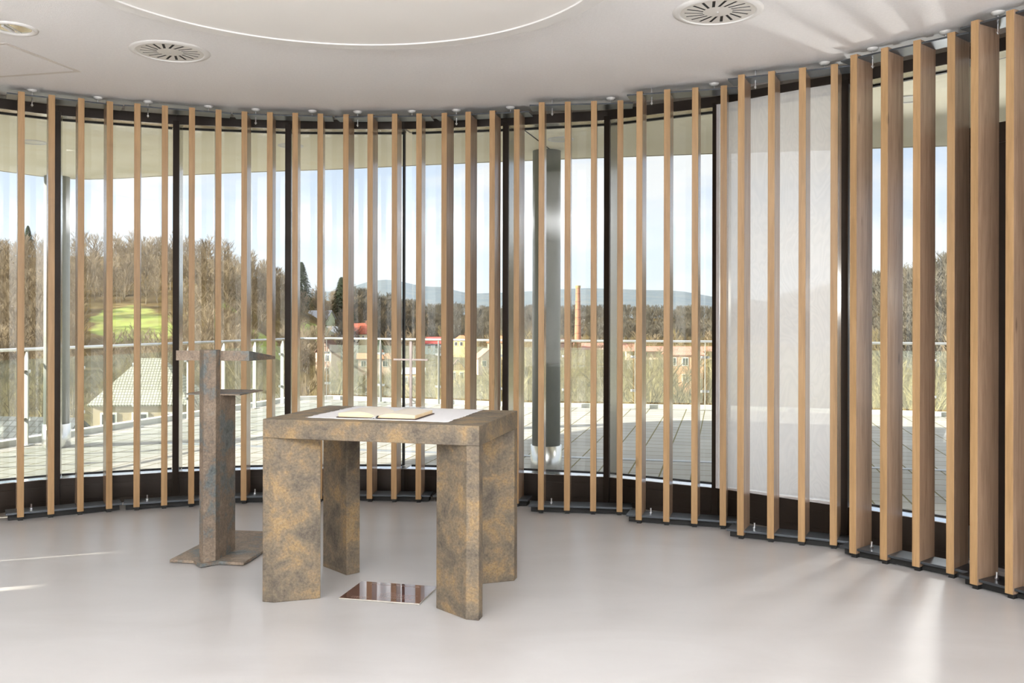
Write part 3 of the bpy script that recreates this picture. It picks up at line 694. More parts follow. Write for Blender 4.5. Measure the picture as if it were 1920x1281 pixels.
# ================================================================== landscape
def lerp_table(tab, x):
    if x <= tab[0][0]: return tab[0][1]
    for (a_, va), (b__, vb) in zip(tab, tab[1:]):
        if x <= b__: return va + (vb - va) * (x - a_) / (b__ - a_)
    return tab[-1][1]
# crest of the wooded hills: ground row in the photo (y) per column at the crest distance
CREST_Y = [(-600, 500), (0, 492), (120, 482), (250, 478), (330, 478), (420, 492), (500, 528), (560, 556), (640, 566), (700, 580), (760, 588), (900, 596), (1100, 594), (1340, 598), (1500, 575), (1640, 560), (1780, 530), (2000, 500), (2600, 480)]
CREST_D = [(-600, 330), (420, 350), (560, 400), (700, 520), (800, 760), (1100, 820), (1400, 760), (1550, 520), (1640, 400), (1800, 330), (2600, 300)]
FOOT_D = [(-600, 120), (420, 150), (600, 210), (760, 430), (1100, 560), (1400, 520), (1550, 300), (1700, 190), (2600, 130)]
def ground_z(x, y):
    px = 960 + F * x / max(y, 12)
    px = max(-900, min(2800, px))
    cd_, fd = lerp_table(CREST_D, px), lerp_table(FOOT_D, px)
    cz = EYE + (hz(px) - lerp_table(CREST_Y, px)) / F * cd_
    base = lerp_table([(10, -5.5), (22, -7.0), (60, -9.5), (130, -11.0), (400, -12.5), (900, -13)], y)
    if y <= fd: z = base
    elif y <= cd_:
        t_ = (y - fd) / (cd_ - fd); t_ = t_ * t_ * (3 - 2 * t_) * 0.75 + t_ * 0.25
        b0 = lerp_table([(10, -5.5), (22, -7.0), (60, -9.5), (130, -11.0), (400, -12.5), (900, -13)], fd)
        z = b0 + (cz - b0) * t_
    else: z = cz + (y - cd_) * -0.02
    z += 1.6 * noise.noise(Vector((x * 0.02, y * 0.02, 0.3))) * min(1, max(0, y - 60) / 200)
    return z
def in_meadow(px, y):
    v = 0.0
    def blob(cx, cy, rx, ry): return max(0.0, 1.25 - ((px - cx) / rx) ** 2 - ((y - cy) / ry) ** 2)
    return min(1.0, max(blob(250, 214, 95, 19), blob(500, 232, 62, 15), blob(590, 290, 32, 22) * 0.9, blob(425, 246, 30, 8), blob(60, 60, 160, 22) * 0.8))
ys = [17, 19, 22, 26, 31, 37, 45, 55, 65, 78, 92, 108] + [120 + 9 * k for k in range(34)] + [440 + 24 * k for k in range(22)] + [1000, 1100, 1250]
cols = [-2600 + 50 * k for k in range(56)] + [200 + 28 * k for k in range(65)] + [2040 + 60 * k for k in range(24)]
mb = MB(); md = []
for y in ys:
    for px in cols:
        x = P(px, y); mb.v.append((x, y, ground_z(x, y))); md.append(in_meadow(px, y))
nc = len(cols)
for j in range(len(ys) - 1):
    for i in range(nc - 1): q = j * nc + i; mb.f.append((q, q + 1, q + nc + 1, q + nc))
land = mb.build('hillside_ground', M['ground'], smooth=True); land['kind'] = 'structure'
att = land.data.attributes.new('meadow', 'FLOAT', 'POINT')
att.data.foreach_set('value', md)
# distant blue hills
FH = [(-1500, 560), (400, 560), (640, 545), (690, 528), (715, 524), (740, 526), (775, 533), (800, 537), (830, 537), (855, 545), (880, 551), (930, 549), (985, 547), (1060, 543), (1100, 541), (1170, 543), (1240, 544), (1280, 547), (1310, 552), (1345, 558), (1500, 566), (1700, 560), (2800, 560)]
mb = MB(); rows = ((2300, 0.0), (2800, 0.3), (3300, 0.75), (3700, 1.0), (4300, 0.9)); fc = [-1400 + 18 * k for k in range(235)]
for (y, t_) in rows:
    for px in fc:
        cz = EYE + (hz(px) - lerp_table(FH, px)) / F * 3700
        x = P(px, y); z = -20 + (cz + 20) * t_
        z += (22 * noise.noise(Vector((x * 0.0022, y * 0.0022, 4))) + 9 * noise.noise(Vector((x * 0.008, y * 0.008, 4)))) * (0.8 if t_ not in (0, 1.0) else 0.25)
        mb.v.append((x, y, z))
nc = len(fc)
for j in range(len(rows) - 1):
    for i in range(nc - 1): q = j * nc + i; mb.f.append((q, q + 1, q + nc + 1, q + nc))
o = mb.build('distant_hills', M['farhill'], smooth=True); o['kind'] = 'structure'

# ---- bare trees
def tree_mesh(name, seed, H, crown, nb, ns, nt_, r0, tw, m_, up=0.55, base=0.22):
    rnd = random.Random(seed); mb = MB()
    def seg(p, d, ln, r1, r2, sides, bend=0.25, n=3):
        pts = [p.copy()]; dd = d.copy()
        for i in range(n):
            dd = (dd + Vector((rnd.uniform(-bend, bend), rnd.uniform(-bend, bend), rnd.uniform(-bend * .3, bend * .8)))).normalized(); pts.append(pts[-1] + dd * (ln / n))
        rs = [r1 + (r2 - r1) * i / n for i in range(n + 1)]
        mb.tube(pts, rs, sides, cap=False); return pts
    def spike(p, d, ln, r):
        d = (d + Vector((rnd.uniform(-.5, .5), rnd.uniform(-.5, .5), rnd.uniform(-.1, .5)))).normalized()
        a = d.orthogonal().normalized(); b = d.cross(a); q = p + d * ln
        mb.add([p + a * r, p - a * r * 0.5 + b * r * 0.87, p - a * r * 0.5 - b * r * 0.87, q], [(0, 1, 3), (1, 2, 3), (2, 0, 3)])
    tr = seg(Vector((0, 0, -0.5)), Vector((rnd.uniform(-.06, .06), rnd.uniform(-.06, .06), 1)), H * 0.86, r0, r0 * 0.18, 6, 0.07, 7)
    def on(pts, t_):
        f = t_ * (len(pts) - 1); i = min(int(f), len(pts) - 2); return pts[i].lerp(pts[i + 1], f - i)
    for k in range(nb):
        t_ = base + (0.97 - base) * (k + rnd.random() * .7) / nb; az = k * 2.4 + rnd.uniform(-.4, .4)
        prof = math.sin(min(1, (t_ - base) / (1 - base) * 0.85 + 0.25) * PI) ** 0.6
        d = Vector((math.cos(az), math.sin(az), up + 0.7 * t_)).normalized(); ln = crown * (0.45 + 0.65 * prof) * rnd.uniform(.75, 1.15)
        rb = r0 * 0.36 * (1.1 - t_) + tw
        b_ = seg(on(tr, t_), d, ln, rb, tw * 1.3, 4, 0.22, 4)
        for j in range(ns):
            u_ = 0.25 + 0.75 * (j + rnd.random()) / ns; p = on(b_, min(u_, 0.99)); dir_ = (d + Vector((rnd.uniform(-.9, .9), rnd.uniform(-.9, .9), rnd.uniform(0.0, .9)))).normalized()
            s2 = seg(p, dir_, ln * 0.42 * rnd.uniform(.6, 1.2), tw * 1.3, tw * 0.7, 3, 0.2, 2)
            for q in range(nt_):
                spike(on(s2, rnd.random() * 0.99), dir_, ln * 0.26 * rnd.uniform(.5, 1.2), tw * 0.75)
    return mb.mesh(name, m_)
M['bark_dark'] = noise_mat('grey_brown_boughs', [(0.3, srgb(92, 82, 66)), (0.55, srgb(124, 110, 84)), (0.75, srgb(152, 136, 98))], nscale=0.6, detail=3, rough=0.9, rnd=60)
near_meshes = [tree_mesh('bare_tree', s_, 9.5, 3.3, 15, 9, 12, 0.16, tw_, bk_, base=0.10) for s_, tw_, bk_ in ((1, 0.0095, M['bark_near']), (2, 0.013, M['bark_dark']), (3, 0.009, M['bark_near']), (4, 0.014, M['bark_dark']))]
hill_meshes = [tree_mesh('bare_tree', 10 + s_, 12.5, 3.7, 16, 8, 10, 0.20, 0.027, M['bark_far'], up=0.8) for s_ in range(4)]
ridge_meshes = [tree_mesh('bare_tree', 30 + s_, 12.5, 4.2, 14, 7, 10, 0.25, 0.048, M['bark_ridge'], up=0.75) for s_ in range(3)]
def conifer(name, seed, H, R):
    rnd = random.Random(seed); mb = MB(); mb.tube([(0, 0, -.5), (0, 0, H * .95)], [0.22, 0.03], 6)
    for k in range(2600):
        t_ = rnd.random() ** 0.8; z = H * (0.08 + 0.92 * t_); r = R * (1 - t_) ** 0.75 * rnd.uniform(0.45, 1.05); a = rnd.uniform(0, 6.283)
        p = Vector((r * math.cos(a), r * math.sin(a), z)); l_ = rnd.uniform(.25, .6); o_ = Vector((math.cos(a), math.sin(a), -0.35)) * l_; s_ = Vector((-math.sin(a), math.cos(a), 0)) * l_ * 0.45
        mb.add([p - s_, p + s_, p + o_ + Vector((0, 0, -.1))], [(0, 1, 2)])
    return mb.mesh(name, M['needles'])
con = [conifer('conifer', s_, 12, 3.0) for s_ in (1, 2)]
def place(name, me, x, y, sc_, label, cat, group, rnd, z=None):
    o = bpy.data.objects.new(name, me); C.objects.link(o)
    o.location = (x, y, (ground_z(x, y) if z is None else z) - 0.2); o.rotation_euler = (0, 0, rnd.uniform(0, 6.28)); o.scale = (sc_ * rnd.uniform(.9, 1.1),) * 2 + (sc_,)
    return tag(o, label, cat, group)
def zone(px):
    for lim, ph in ((40, 'left of the first slat'), (100, 'between the first two slats'), (200, 'beside the corner column'), (320, 'above the hipped grey roof'), (420, 'behind the lectern post'), (520, 'beyond the lectern reading top'), (620, 'by the pale green and white houses'), (720, 'behind the open book'), (800, 'behind the small cross'), (880, 'around the half-timbered gable'), (990, 'just left of the grey column'), (1070, 'between the grey column and the chimney'), (1140, 'just right of the brick chimney'), (1240, 'above the paving right of the chimney'), (1345, 'by the orange brick house'), (1580, 'hidden behind the white curtain'), (1700, 'in the first gap right of the curtain'), (9999, 'in the gaps nearest the dark door')):
        if px < lim: return ph

rnd = random.Random(77)
used = []
# ================================================================== houses and the chimney
HM = {}
def hm(name, *rgb, rough=0.8):
    if name not in HM: HM[name] = noise_mat(name, [(0.3, tuple(c * 0.92 for c in srgb(*rgb))), (0.7, srgb(*rgb))], nscale=1.5, rough=rough)
    return HM[name]
def tile_mat(name, c1, c2, w_=0.30, h_=0.34):
    m = mat(name, c1, 0.8); t = m.node_tree; n = t.nodes.new; l = t.links.new; b = t.nodes['Principled BSDF']
    tc = n('ShaderNodeTexCoord'); br = n('ShaderNodeTexBrick'); br.offset = 0.0; br.inputs['Scale'].default_value = 1; br.inputs['Brick Width'].default_value = w_; br.inputs['Row Height'].default_value = h_
    br.inputs['Mortar Size'].default_value = 0.03; br.inputs['Color1'].default_value = (*c1, 1); br.inputs['Color2'].default_value = (*c2, 1); br.inputs['Mortar'].default_value = (*[c * 0.4 for c in c1], 1)
    l(tc.outputs['UV'], br.inputs['Vector']); l(br.outputs['Color'], b.inputs['Base Color']); return m
def brick_mat(name, c1, c2, mortar, w_=0.5, h_=0.2):
    m = mat(name, c1, 0.9); t = m.node_tree; n = t.nodes.new; l = t.links.new; b = t.nodes['Principled BSDF']
    tc = n('ShaderNodeTexCoord'); mp = n('ShaderNodeMapping'); mp.inputs['Rotation'].default_value = (PI / 2, 0, 0); l(tc.outputs['Object'], mp.inputs[0])
    br = n('ShaderNodeTexBrick'); br.inputs['Scale'].default_value = 1; br.inputs['Brick Width'].default_value = w_; br.inputs['Row Height'].default_value = h_; br.inputs['Mortar Size'].default_value = 0.02
    br.inputs['Color1'].default_value = (*c1, 1); br.inputs['Color2'].default_value = (*c2, 1); br.inputs['Mortar'].default_value = (*mortar, 1)
    l(mp.outputs[0], br.inputs['Vector']); l(br.outputs['Color'], b.inputs['Base Color']); return m
M['brick'] = brick_mat('red_brick', srgb(176, 112, 84), srgb(196, 134, 104), srgb(170, 140, 118))
M['pane_dark'] = mat('house_glass', (0.05, 0.06, 0.07), 0.1, 0.2)
def house(px, Y, y_eave, y_base, wpx, ratio, rz, wallm, roofm, roof_px, label, kind='gable', wins=(3, 1), chimney=True, winm=None, timber=None, trimm=None):
    """a house placed by its centre column, depth, eave row, base row and width in the photograph's frame"""
    W = wpx / F * Y; D = W * ratio; z0 = Zy(px, y_base, Y) ; z1 = Zy(px, y_eave, Y); RH = roof_px / F * Y
    x = P(px, Y); t = empty('house', (x, Y + D / 2 + 0.01, z0), math.radians(rz), label=label, cat='house')
    h = z1 - z0
    MB().box(-W / 2, W / 2, -D / 2, D / 2, -4, h).build('wall', wallm, t)
    ov = 0.05 * W
    mb = MB()
    if kind == 'gable':      # ridge runs along x: the roof slope faces the viewer
        mb.add([(-W / 2 - ov, -D / 2 - ov, h - .1), (W / 2 + ov, -D / 2 - ov, h - .1), (W / 2 + ov, 0, h + RH), (-W / 2 - ov, 0, h + RH), (-W / 2 - ov, D / 2 + ov, h - .1), (W / 2 + ov, D / 2 + ov, h - .1)], [(0, 1, 2, 3), (3, 2, 5, 4)])
        g = MB().add([(-W / 2, -D / 2, h), (-W / 2, D / 2, h), (-W / 2, 0, h + RH * .95), (W / 2, -D / 2, h), (W / 2, D / 2, h), (W / 2, 0, h + RH * .95)], [(0, 2, 1), (3, 4, 5)])
        g.build('gable', wallm, t)
    elif kind == 'front':    # gable end faces the viewer
        mb.add([(-W / 2 - ov, -D / 2 - ov, h - .1), (0, -D / 2 - ov, h + RH), (W / 2 + ov, -D / 2 - ov, h - .1), (-W / 2 - ov, D / 2 + ov, h - .1), (0, D / 2 + ov, h + RH), (W / 2 + ov, D / 2 + ov, h - .1)], [(0, 1, 4, 3), (1, 2, 5, 4)])
        g = MB().add([(-W / 2, -D / 2, h), (W / 2, -D / 2, h), (0, -D / 2, h + RH * .96), (-W / 2, D / 2, h), (W / 2, D / 2, h), (0, D / 2, h + RH * .96)], [(0, 1, 2), (3, 5, 4)])
        g.build('gable', wallm, t)
        if timber:
            b_ = MB(); yy_ = -D / 2 - 0.06
            for k in range(-3, 4):
                xx = k * W / 7.5; top = h + RH * (1 - abs(xx) / (W / 2)) * 0.9
                b_.box(xx - .07, xx + .07, yy_, yy_ + .05, h - 0.2, max(top, h))
            b_.box(-W / 2, W / 2, yy_, yy_ + .05, h - .1, h + .1).box(-W / 4, W / 4, yy_, yy_ + .05, h + RH * .45, h + RH * .45 + .15)
            b_.build('timber_frame', timber, t)
    else:                    # hipped
        r = 0.12 * W if kind == 'hip' else 0.01
        mb.add([(-W / 2 - ov, -D / 2 - ov, h - .05), (W / 2 + ov, -D / 2 - ov, h - .05), (W / 2 + ov, D / 2 + ov, h - .05), (-W / 2 - ov, D / 2 + ov, h - .05), (-r, 0, h + RH), (r, 0, h + RH)], [(0, 1, 5, 4), (1, 2, 5), (2, 3, 4, 5), (3, 0, 4)])
    ro = mb.build('roof', roofm, t)
    uv = ro.data.uv_layers.new(name='UV')
    for p in ro.data.polygons:
        nrm = p.normal; e_ = Vector((0, 0, 1)).cross(nrm)
        e_ = e_.normalized() if e_.length > .01 else Vector((1, 0, 0)); s_ = nrm.cross(e_)
        for li in p.loop_indices: c_ = ro.data.vertices[ro.data.loops[li].vertex_index].co; uv.data[li].uv = (c_.dot(e_), c_.dot(s_))
    sol = ro.modifiers.new('t', 'SOLIDIFY'); sol.thickness = 0.12
    if chimney: MB().box(W * .18, W * .18 + .7, -.35, .35, h + RH * .45, h + RH + .8).build('chimney', HM.get('chimney_brick') or hm('chimney_brick', 150, 110, 90), t)
    nx_, nz_ = wins
    for i in range(nx_):
        for j in range(nz_):
            ww = min(1.2, W / (nx_ * 1.9)); xx = -W / 2 + W * (i + .5) / nx_; zz = h - (j + .5) * 2.7 - .6
            wn_ = MB().box(xx - ww / 2, xx + ww / 2, -D / 2 - .08, -D / 2 - 0.01, zz, zz + 1.4).build('window', winm or hm('white_window', 240, 240, 236), t)
            MB().box(xx - ww / 2 + .12, xx - .05, -D / 2 - .10, -D / 2 - 0.081, zz + .12, zz + 1.28).box(xx + .05, xx + ww / 2 - .12, -D / 2 - .10, -D / 2 - 0.081, zz + .12, zz + 1.28).build('pane', M['pane_dark'], wn_)
    return t
white = hm('white_plaster', 238, 236, 228); cream = hm('cream_plaster', 236, 222, 184); yellow = hm('yellow_plaster', 240, 214, 150)
R_red = tile_mat('red_tiles', srgb(176, 92, 72), srgb(196, 112, 88)); R_brown = tile_mat('brown_tiles', srgb(110, 84, 74), srgb(128, 98, 86)); R_dark = tile_mat('dark_tiles', srgb(84, 84, 90), srgb(104, 104, 110))
R_grey = tile_mat('pale_grey_tiles', srgb(176, 172, 160), srgb(200, 196, 182), 0.18, 0.22); R_orange = tile_mat('orange_tiles', srgb(214, 140, 104), srgb(230, 160, 122)); R_pink = tile_mat('weathered_pink_tiles', srgb(198, 140, 124), srgb(214, 158, 140))
R_metal = hm('pale_metal_roof', 226, 228, 232)
house(255, 58, 757, 800, 170, 0.9, 6, hm('tan_plaster', 190, 170, 140), R_grey, 82, 'near house with a hipped pale grey tiled roof just below the balustrade', 'hip', (3, 1), chimney=False)
house(20, 34, 838, 880, 190, 0.8, -8, hm('tan_plaster', 190, 170, 140), R_dark, 48, 'nearest house roof of dark grey tiles at the foot of the terrace', 'gable', (2, 1), chimney=False)
house(598, 330, 598, 620, 44, 0.7, -18, hm('pale_green_plaster', 214, 224, 190), hm('solar_roof', 196, 200, 214, rough=0.25), 16, 'pale green house with a shiny roof high on the slope among dark firs', 'gable', (3, 1))
house(622, 300, 632, 642, 52, 0.7, -30, white, R_metal, 20, 'white house with a broad pale roof in front of the firs', 'front', (1, 1), chimney=False)
house(640, 270, 640, 668, 40, 0.8, 12, white, R_dark, 12, 'white house with a dark roof below the handrail line', 'gable', (3, 1))
house(655, 285, 634, 650, 26, 1.0, 0, white, R_brown, 20, 'small white gabled house with a steep brown roof', 'front', (1, 1), chimney=False)
house(677, 290, 626, 655, 34, 0.8, 0, cream, R_red, 20, 'cream house with a steep red tiled roof and dormer', 'gable', (4, 1))
house(612, 190, 660, 690, 34, 1.0, -20, hm('pink_plaster', 226, 196, 176), R_brown, 22, 'pink half-timbered house seen through bare twigs', 'front', (2, 2), chimney=False, timber=hm('dark_timber', 90, 66, 52))
house(515, 260, 672, 684, 40, 0.6, 5, hm('pink_plaster', 226, 196, 176), R_pink, 10, 'low house with a long pinkish roof by the lectern top', 'gable', (3, 1))
house(700, 210, 672, 690, 60, 0.5, 8, hm('pink_plaster', 226, 196, 176), R_orange, 9, 'low orange-roofed house left of the small cross', 'gable', (3, 1))
house(812, 330, 644, 660, 56, 0.4, 0, hm('pale_blue_plaster', 214, 226, 236), hm('bright_red_roof', 206, 96, 92), 12, 'long pale building with a bright red roof', 'gable', (4, 1), chimney=False)
house(775, 150, 700, 730, 40, 0.6, 0, hm('peach_plaster', 232, 190, 150), R_metal, 10, 'peach house with a flat pale roof behind the small cross', 'gable', (3, 1), chimney=False)
house(865, 310, 638, 664, 30, 0.7, 0, yellow, R_orange, 9, 'cream and orange house with a hipped orange roof', 'hip', (3, 1))
house(857, 170, 692, 712, 30, 1.0, 6, yellow, R_brown, 18, 'yellow half-timbered gable among the nearer trees', 'front', (2, 1), chimney=False, timber=hm('ochre_timber', 170, 140, 84))
house(936, 300, 642, 662, 44, 0.7, 0, cream, R_orange, 12, 'cream house with an orange roof left of the grey column', 'hip', (3, 1))
house(912, 220, 672, 690, 44, 0.8, 20, hm('pink_plaster', 226, 196, 176), R_pink, 18, 'house with a weathered pink gable roof among bare trees', 'front', (2, 1), chimney=False)
house(1105, 390, 655, 705, 160, 0.3, 3, M['brick'], R_pink, 11, 'long red brick factory building at the foot of the chimney', 'gable', (10, 2), chimney=False)
house(1270, 300, 658, 668, 190, 0.12, 0, hm('pink_plaster', 226, 196, 176), R_pink, 8, 'long low building with a pale pink tiled roof', 'gable', (8, 1), chimney=False)
house(1285, 150, 664, 750, 68, 0.6, 0, brick_mat('orange_brick', srgb(218, 150, 112), srgb(228, 168, 132), srgb(226, 190, 160), 0.4, 0.15), R_pink, 4, 'orange brick house with tall white windows behind bare trees', 'gable', (3, 2), chimney=False)
house(1062, 385, 642, 652, 26, 1.0, 0, hm('dark_boards', 92, 64, 56), R_brown, 7, 'small dark red hut on the factory roof line left of the chimney', 'gable', (1, 1), chimney=False)
house(390, 235, 600, 612, 22, 0.8, 10, hm('dark_boards', 92, 64, 56), R_dark, 5, 'small dark garden hut on the green slope', 'gable', (1, 1), chimney=False)
# factory chimney
Yc = 388; t = empty('factory_chimney', (P(1083.5, Yc), Yc, Zy(1083, 655, Yc)), label='tall tapering red brick factory chimney in the valley', cat='chimney')
H_ = Zy(1083, 536, Yc) - Zy(1083, 655, Yc); r_b, r_t = 6.6 / F * Yc, 4.2 / F * Yc
MB().lathe([(r_b, -6), (r_b, 0), (r_t, H_ - 1.2), (r_t, H_)], 32).build('shaft', M['brick'], t, smooth=False)
MB().lathe([(r_t + .16, H_ - 1.0), (r_t + .2, H_ - .3), (r_t + .2, H_ + .1), (r_t - .3, H_ + .1)], 32).build('crown', hm('ochre_crown', 176, 150, 104), t)
mb = MB()
for k in range(7):
    z = H_ * (0.12 + 0.125 * k); rr = r_b + (r_t - r_b) * z / H_; mb.lathe([(rr + .05, z), (rr + .05, z + .25)], 32)
mb.build('iron_band', hm('iron_band', 140, 100, 84), t)

# ================================================================== trees set out
def clear_of_houses(x, y, margin=1.0):
    for o in C.objects:
        if o.name.startswith('house') and o.parent is None and (o.location.x - x) ** 2 + (o.location.y - y) ** 2 < (5.0 * margin) ** 2: return False
    return True
hs = [(o.location.x, o.location.y) for o in C.objects if o.parent is None and o.name.startswith(('house', 'factory'))]
def clear(x, y, r): return all((hx - x) ** 2 + (hy - y) ** 2 > r * r for hx, hy in hs)
# foreground: olive-twigged trees between the terrace and the valley
k = 0; tries = 0
zones = [('beyond the far balustrade', 'bare olive-twigged tree below the terrace, beyond the far balustrade', 'bare trees just beyond the terrace')]
while k < 105 and tries < 4000:
    tries += 1
    px = rnd.uniform(-40, 1860); Y = 26 + 100 * rnd.random() ** 1.3
    if px < 420 and Y < 72: continue
    x = P(px, Y); zt = ground_z(x, Y)
    ytop = rnd.uniform(652, 700) if px > 480 else rnd.uniform(640, 700)
    if 560 < px < 960: ytop = rnd.uniform(690, 715)
    if 1000 < px < 1100 and Y < 70: ytop += 15
    top = Zy(px, ytop, Y); H = top - zt
    if H < 2.2 or H > 13: continue
    if not clear(x, Y, 4.5): continue
    if any((x - a_) ** 2 + (Y - b__) ** 2 < 9 for a_, b__ in used): continue
    used.append((x, Y))
    o = place('bare_tree', near_meshes[k % 4], x, Y, H / 9.0, '%s bare olive-twigged tree below the terrace, %s' % ('tall' if H > 7.5 else 'low', zone(px)), 'tree', 'bare trees just beyond the terrace', rnd); k += 1
# hillside, individual trees: the nearest ones
k = 0; tries = 0; cells = []
while k < 110 and tries < 6000:
    tries += 1
    px = rnd.uniform(-60, 720); cd_, fd = lerp_table(CREST_D, px), lerp_table(FOOT_D, px)
    Y = fd - 10 + (cd_ * 0.86 - fd) * rnd.random() ** 0.9
    if in_meadow(px, Y) > 0.25 and rnd.random() > 0.12: continue
    if (150 < px < 330 or 470 < px < 530) and 168 < Y < 235 and rnd.random() > 0.08: continue
    x = P(px, Y)
    if not clear(x, Y, 9): continue
    if any((x - a_) ** 2 + (Y - b__) ** 2 < 30 for a_, b__ in cells): continue
    cells.append((x, Y)); small = 0.45 if in_meadow(px, Y) > 0.1 else 1.0
    place('bare_tree', hill_meshes[k % 4], x, Y, (rnd.uniform(.58, .72) if k % 2 == 0 else rnd.uniform(.78, .95)) * small, '%s bare brown tree %s the hillside, %s' % (('small', 'large')[k % 2], 'low down' if Y < fd + (cd_ - fd) * .3 else 'halfway up' if Y < fd + (cd_ - fd) * .6 else 'high up', zone(px)), 'tree', 'bare trees on the hillside', rnd); k += 1
k = 0
while k < 36:     # along the crest, standing against the sky
    px = -40 + 600 * (k + rnd.random()) / 36; Y = lerp_table(CREST_D, px) * rnd.uniform(.95, 1.02); x = P(px, Y)
    place('bare_tree', hill_meshes[k % 4], x, Y, rnd.uniform(.5, .95), 'bare tree on the hill crest against the sky, %s' % zone(px), 'tree', 'bare trees along the hill crest', rnd); k += 1
# mid-valley trees rising just above the handrail line
k = 0; tries = 0; cells = []
while k < 46 and tries < 3000:
    tries += 1
    px = rnd.choice((rnd.uniform(690, 980), rnd.uniform(985, 1075), rnd.uniform(1095, 1400), rnd.uniform(1600, 1850))); Y = rnd.uniform(150, 500)
    if Y > lerp_table(FOOT_D, px): continue
    x = P(px, Y); zt = ground_z(x, Y); H = Zy(px, rnd.uniform(606, 638), Y) - zt
    if H > 16 or H < 4 or not clear(x, Y, 10) or any((x - a_) ** 2 + (Y - b__) ** 2 < 36 for a_, b__ in cells): continue
    if any(abs(px - (960 + F * hx / hy)) < 26 and hy > Y for hx, hy in hs) and rnd.random() > 0.15: continue
    cells.append((x, Y))
    place('bare_tree', (near_meshes[0], hill_meshes[1], near_meshes[2], hill_meshes[3])[k % 4], x, Y, H / (9.0 if k % 2 == 0 else 11.5), 'pale bare valley tree reaching above the handrail, %s' % zone(px), 'tree', 'bare trees in the middle of the valley', rnd); k += 1
# conifers
for px, Y, sc_, lab in ((565, 320, 1.5, 'dark fir left of the pale green house'), (640, 356, 1.7, 'dark fir right of the pale green house'), (655, 325, 1.35, 'dark fir above the brown-roofed gabled house'), (548, 350, 1.2, 'dark fir higher on the slope, leftmost of the fir group'),
                        (714, 215, 0.75, 'broad dark evergreen tree beside the cream house with the red roof'), (52, 338, 1.0, 'green pine at the top left of the hill'), (250, 290, .6, 'ivy-dark evergreen above the meadow'), (1250, 640, 1.2, 'dark fir in the far wood'), (880, 240, .35, 'low green shrub tree beside the cream and orange house')):
    x = P(px, Y); place('conifer', con[0 if sc_ > 1 else 1], x, Y, sc_, lab, 'tree', 'evergreen trees', rnd)

# the rest of the woods: uncountable, one object, set out with geometry nodes
def wood_stuff(name, pts, meshes, label, smin, smax, seed):
    me = bpy.data.meshes.new(name); me.from_pydata(pts, [], []); me.update()
    o = bpy.data.objects.new(name, me); C.objects.link(o); tag(o, label, 'woods', kind='stuff')
    ng = bpy.data.node_groups.new(name, 'GeometryNodeTree'); ng.interface.new_socket('Geometry', in_out='INPUT', socket_type='NodeSocketGeometry'); ng.interface.new_socket('Geometry', in_out='OUTPUT', socket_type='NodeSocketGeometry')
    gi, go = ng.nodes.new('NodeGroupInput'), ng.nodes.new('NodeGroupOutput'); jn = ng.nodes.new('GeometryNodeJoinGeometry'); n = ng.nodes.new; l = ng.links.new
    idx = n('GeometryNodeInputIndex')
    for k, src in enumerate(meshes):
        oi = n('GeometryNodeObjectInfo'); oi.inputs['Object'].default_value = src; oi.transform_space = 'ORIGINAL'
        md_ = n('ShaderNodeMath'); md_.operation = 'MODULO'; md_.inputs[1].default_value = len(meshes); l(idx.outputs[0], md_.inputs[0])
        cp = n('ShaderNodeMath'); cp.operation = 'COMPARE'; cp.inputs[1].default_value = k; cp.inputs[2].default_value = 0.1; l(md_.outputs[0], cp.inputs[0])
        ip = n('GeometryNodeInstanceOnPoints'); l(gi.outputs[0], ip.inputs['Points']); l(cp.outputs[0], ip.inputs['Selection']); l(oi.outputs['Geometry'], ip.inputs['Instance'])
        rv = n('FunctionNodeRandomValue'); rv.data_type = 'FLOAT_VECTOR'; rv.inputs[0].default_value = (0, 0, 0); rv.inputs[1].default_value = (0, 0, 6.28); rv.inputs['Seed'].default_value = seed
        rs = n('FunctionNodeRandomValue'); rs.data_type = 'FLOAT'; rs.inputs[2].default_value = smin; rs.inputs[3].default_value = smax; rs.inputs['Seed'].default_value = seed + 1
        l(rv.outputs[0], ip.inputs['Rotation']); l(rs.outputs[1], ip.inputs['Scale']); l(ip.outputs[0], jn.inputs[0])
    l(jn.outputs[0], go.inputs[0])
    md2 = o.modifiers.new('woods', 'NODES'); md2.node_group = ng
    return o
def first_of(me): return next(o for o in C.objects if o.data is me)
pts = []
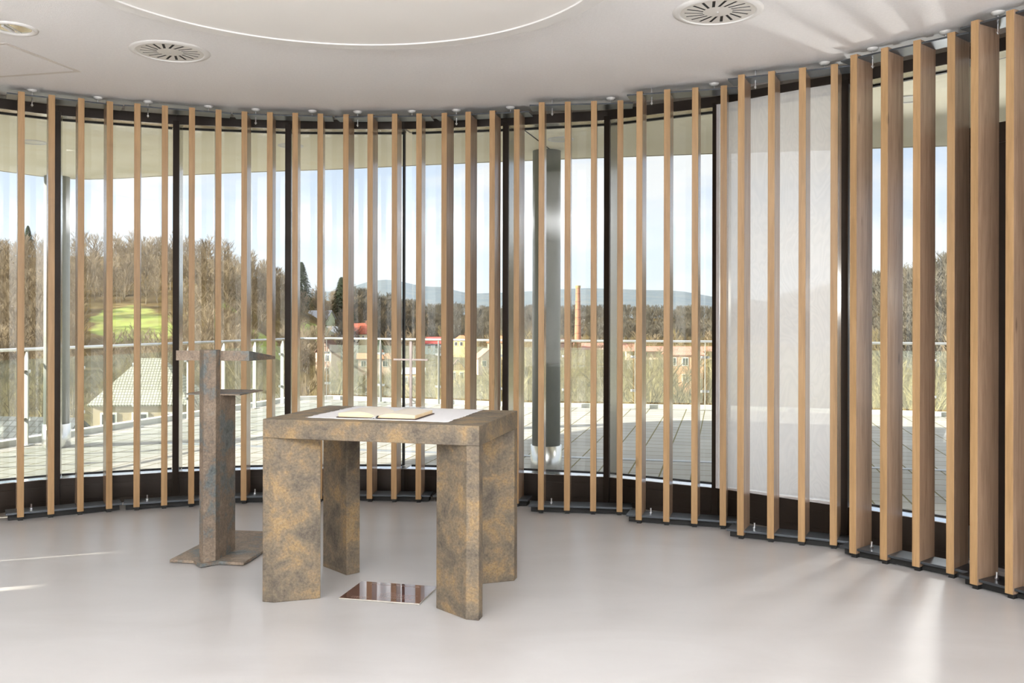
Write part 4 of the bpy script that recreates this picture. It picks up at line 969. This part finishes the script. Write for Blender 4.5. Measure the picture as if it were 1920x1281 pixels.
while len(pts) < 2000:
    px = rnd.uniform(-900, 800); cd_, fd = lerp_table(CREST_D, px), lerp_table(FOOT_D, px); Y = fd + (cd_ * 0.93 - fd) * rnd.random() ** .8
    if in_meadow(px, Y) > 0.15 or ((150 < px < 330 or 470 < px < 530) and Y < 232): continue
    x = P(px, Y)
    if not clear(x, Y, 9): continue
    pts.append((x, Y, ground_z(x, Y)))
wood_stuff('hillside_woods', pts, [first_of(m_) for m_ in hill_meshes], 'dense bare brown woods covering the sunny hillside', .42, .85, 5)
# far ridge: one real tree of each kind, the rest as one mass
rt = []
for k, me in enumerate(ridge_meshes):
    px = 1180 + 60 * k; Y = 545; x = P(px, Y); rt.append(place('bare_tree', me, x, Y, 1.0, 'grey bare tree at the front edge of the far wood', 'tree', 'bare trees at the edge of the far wood', rnd))
pts = []
while len(pts) < 3200:
    px = rnd.uniform(640, 2300); cd_, fd = lerp_table(CREST_D, px), lerp_table(FOOT_D, px); Y = fd * 0.93 + (cd_ * 1.03 - fd * 0.93) * rnd.random()
    x = P(px, Y); pts.append((x, Y, ground_z(x, Y)))
wood_stuff('far_ridge_woods', pts, rt, 'dark grey brown woods covering the far ridge', .6, 1.05, 9)
# low scrub in the valley
pts = []
while len(pts) < 900:
    px = rnd.uniform(-300, 2300); Y = 60 + 480 * rnd.random() ** 1.4; x = P(px, Y)
    if Y > lerp_table(FOOT_D, px) or not clear(x, Y, 8): continue
    if in_meadow(px, Y) > 0.2: continue
    pts.append((x, Y, ground_z(x, Y)))
wood_stuff('valley_scrub', pts, [first_of(m_) for m_ in near_meshes], 'pale twiggy scrub filling the valley below the terrace', .28, .62, 21)

# ================================================================== thin winter haze over the far valley
m = bpy.data.materials.new('valley_haze'); m.use_nodes = True; t = m.node_tree; t.nodes.clear()
o_ = t.nodes.new('ShaderNodeOutputMaterial'); v_ = t.nodes.new('ShaderNodeVolumeScatter'); v_.inputs['Density'].default_value = 0.00026; v_.inputs['Color'].default_value = (0.50, 0.69, 1.0, 1); v_.inputs['Anisotropy'].default_value = 0.2
t.links.new(v_.outputs[0], o_.inputs['Volume'])
o = MB().box(-3500, 4500, 900, 2250, -60, 200).build('haze', m); tag(o, 'thin bluish haze lying between the far wood and the distant hills', 'haze', kind='stuff')
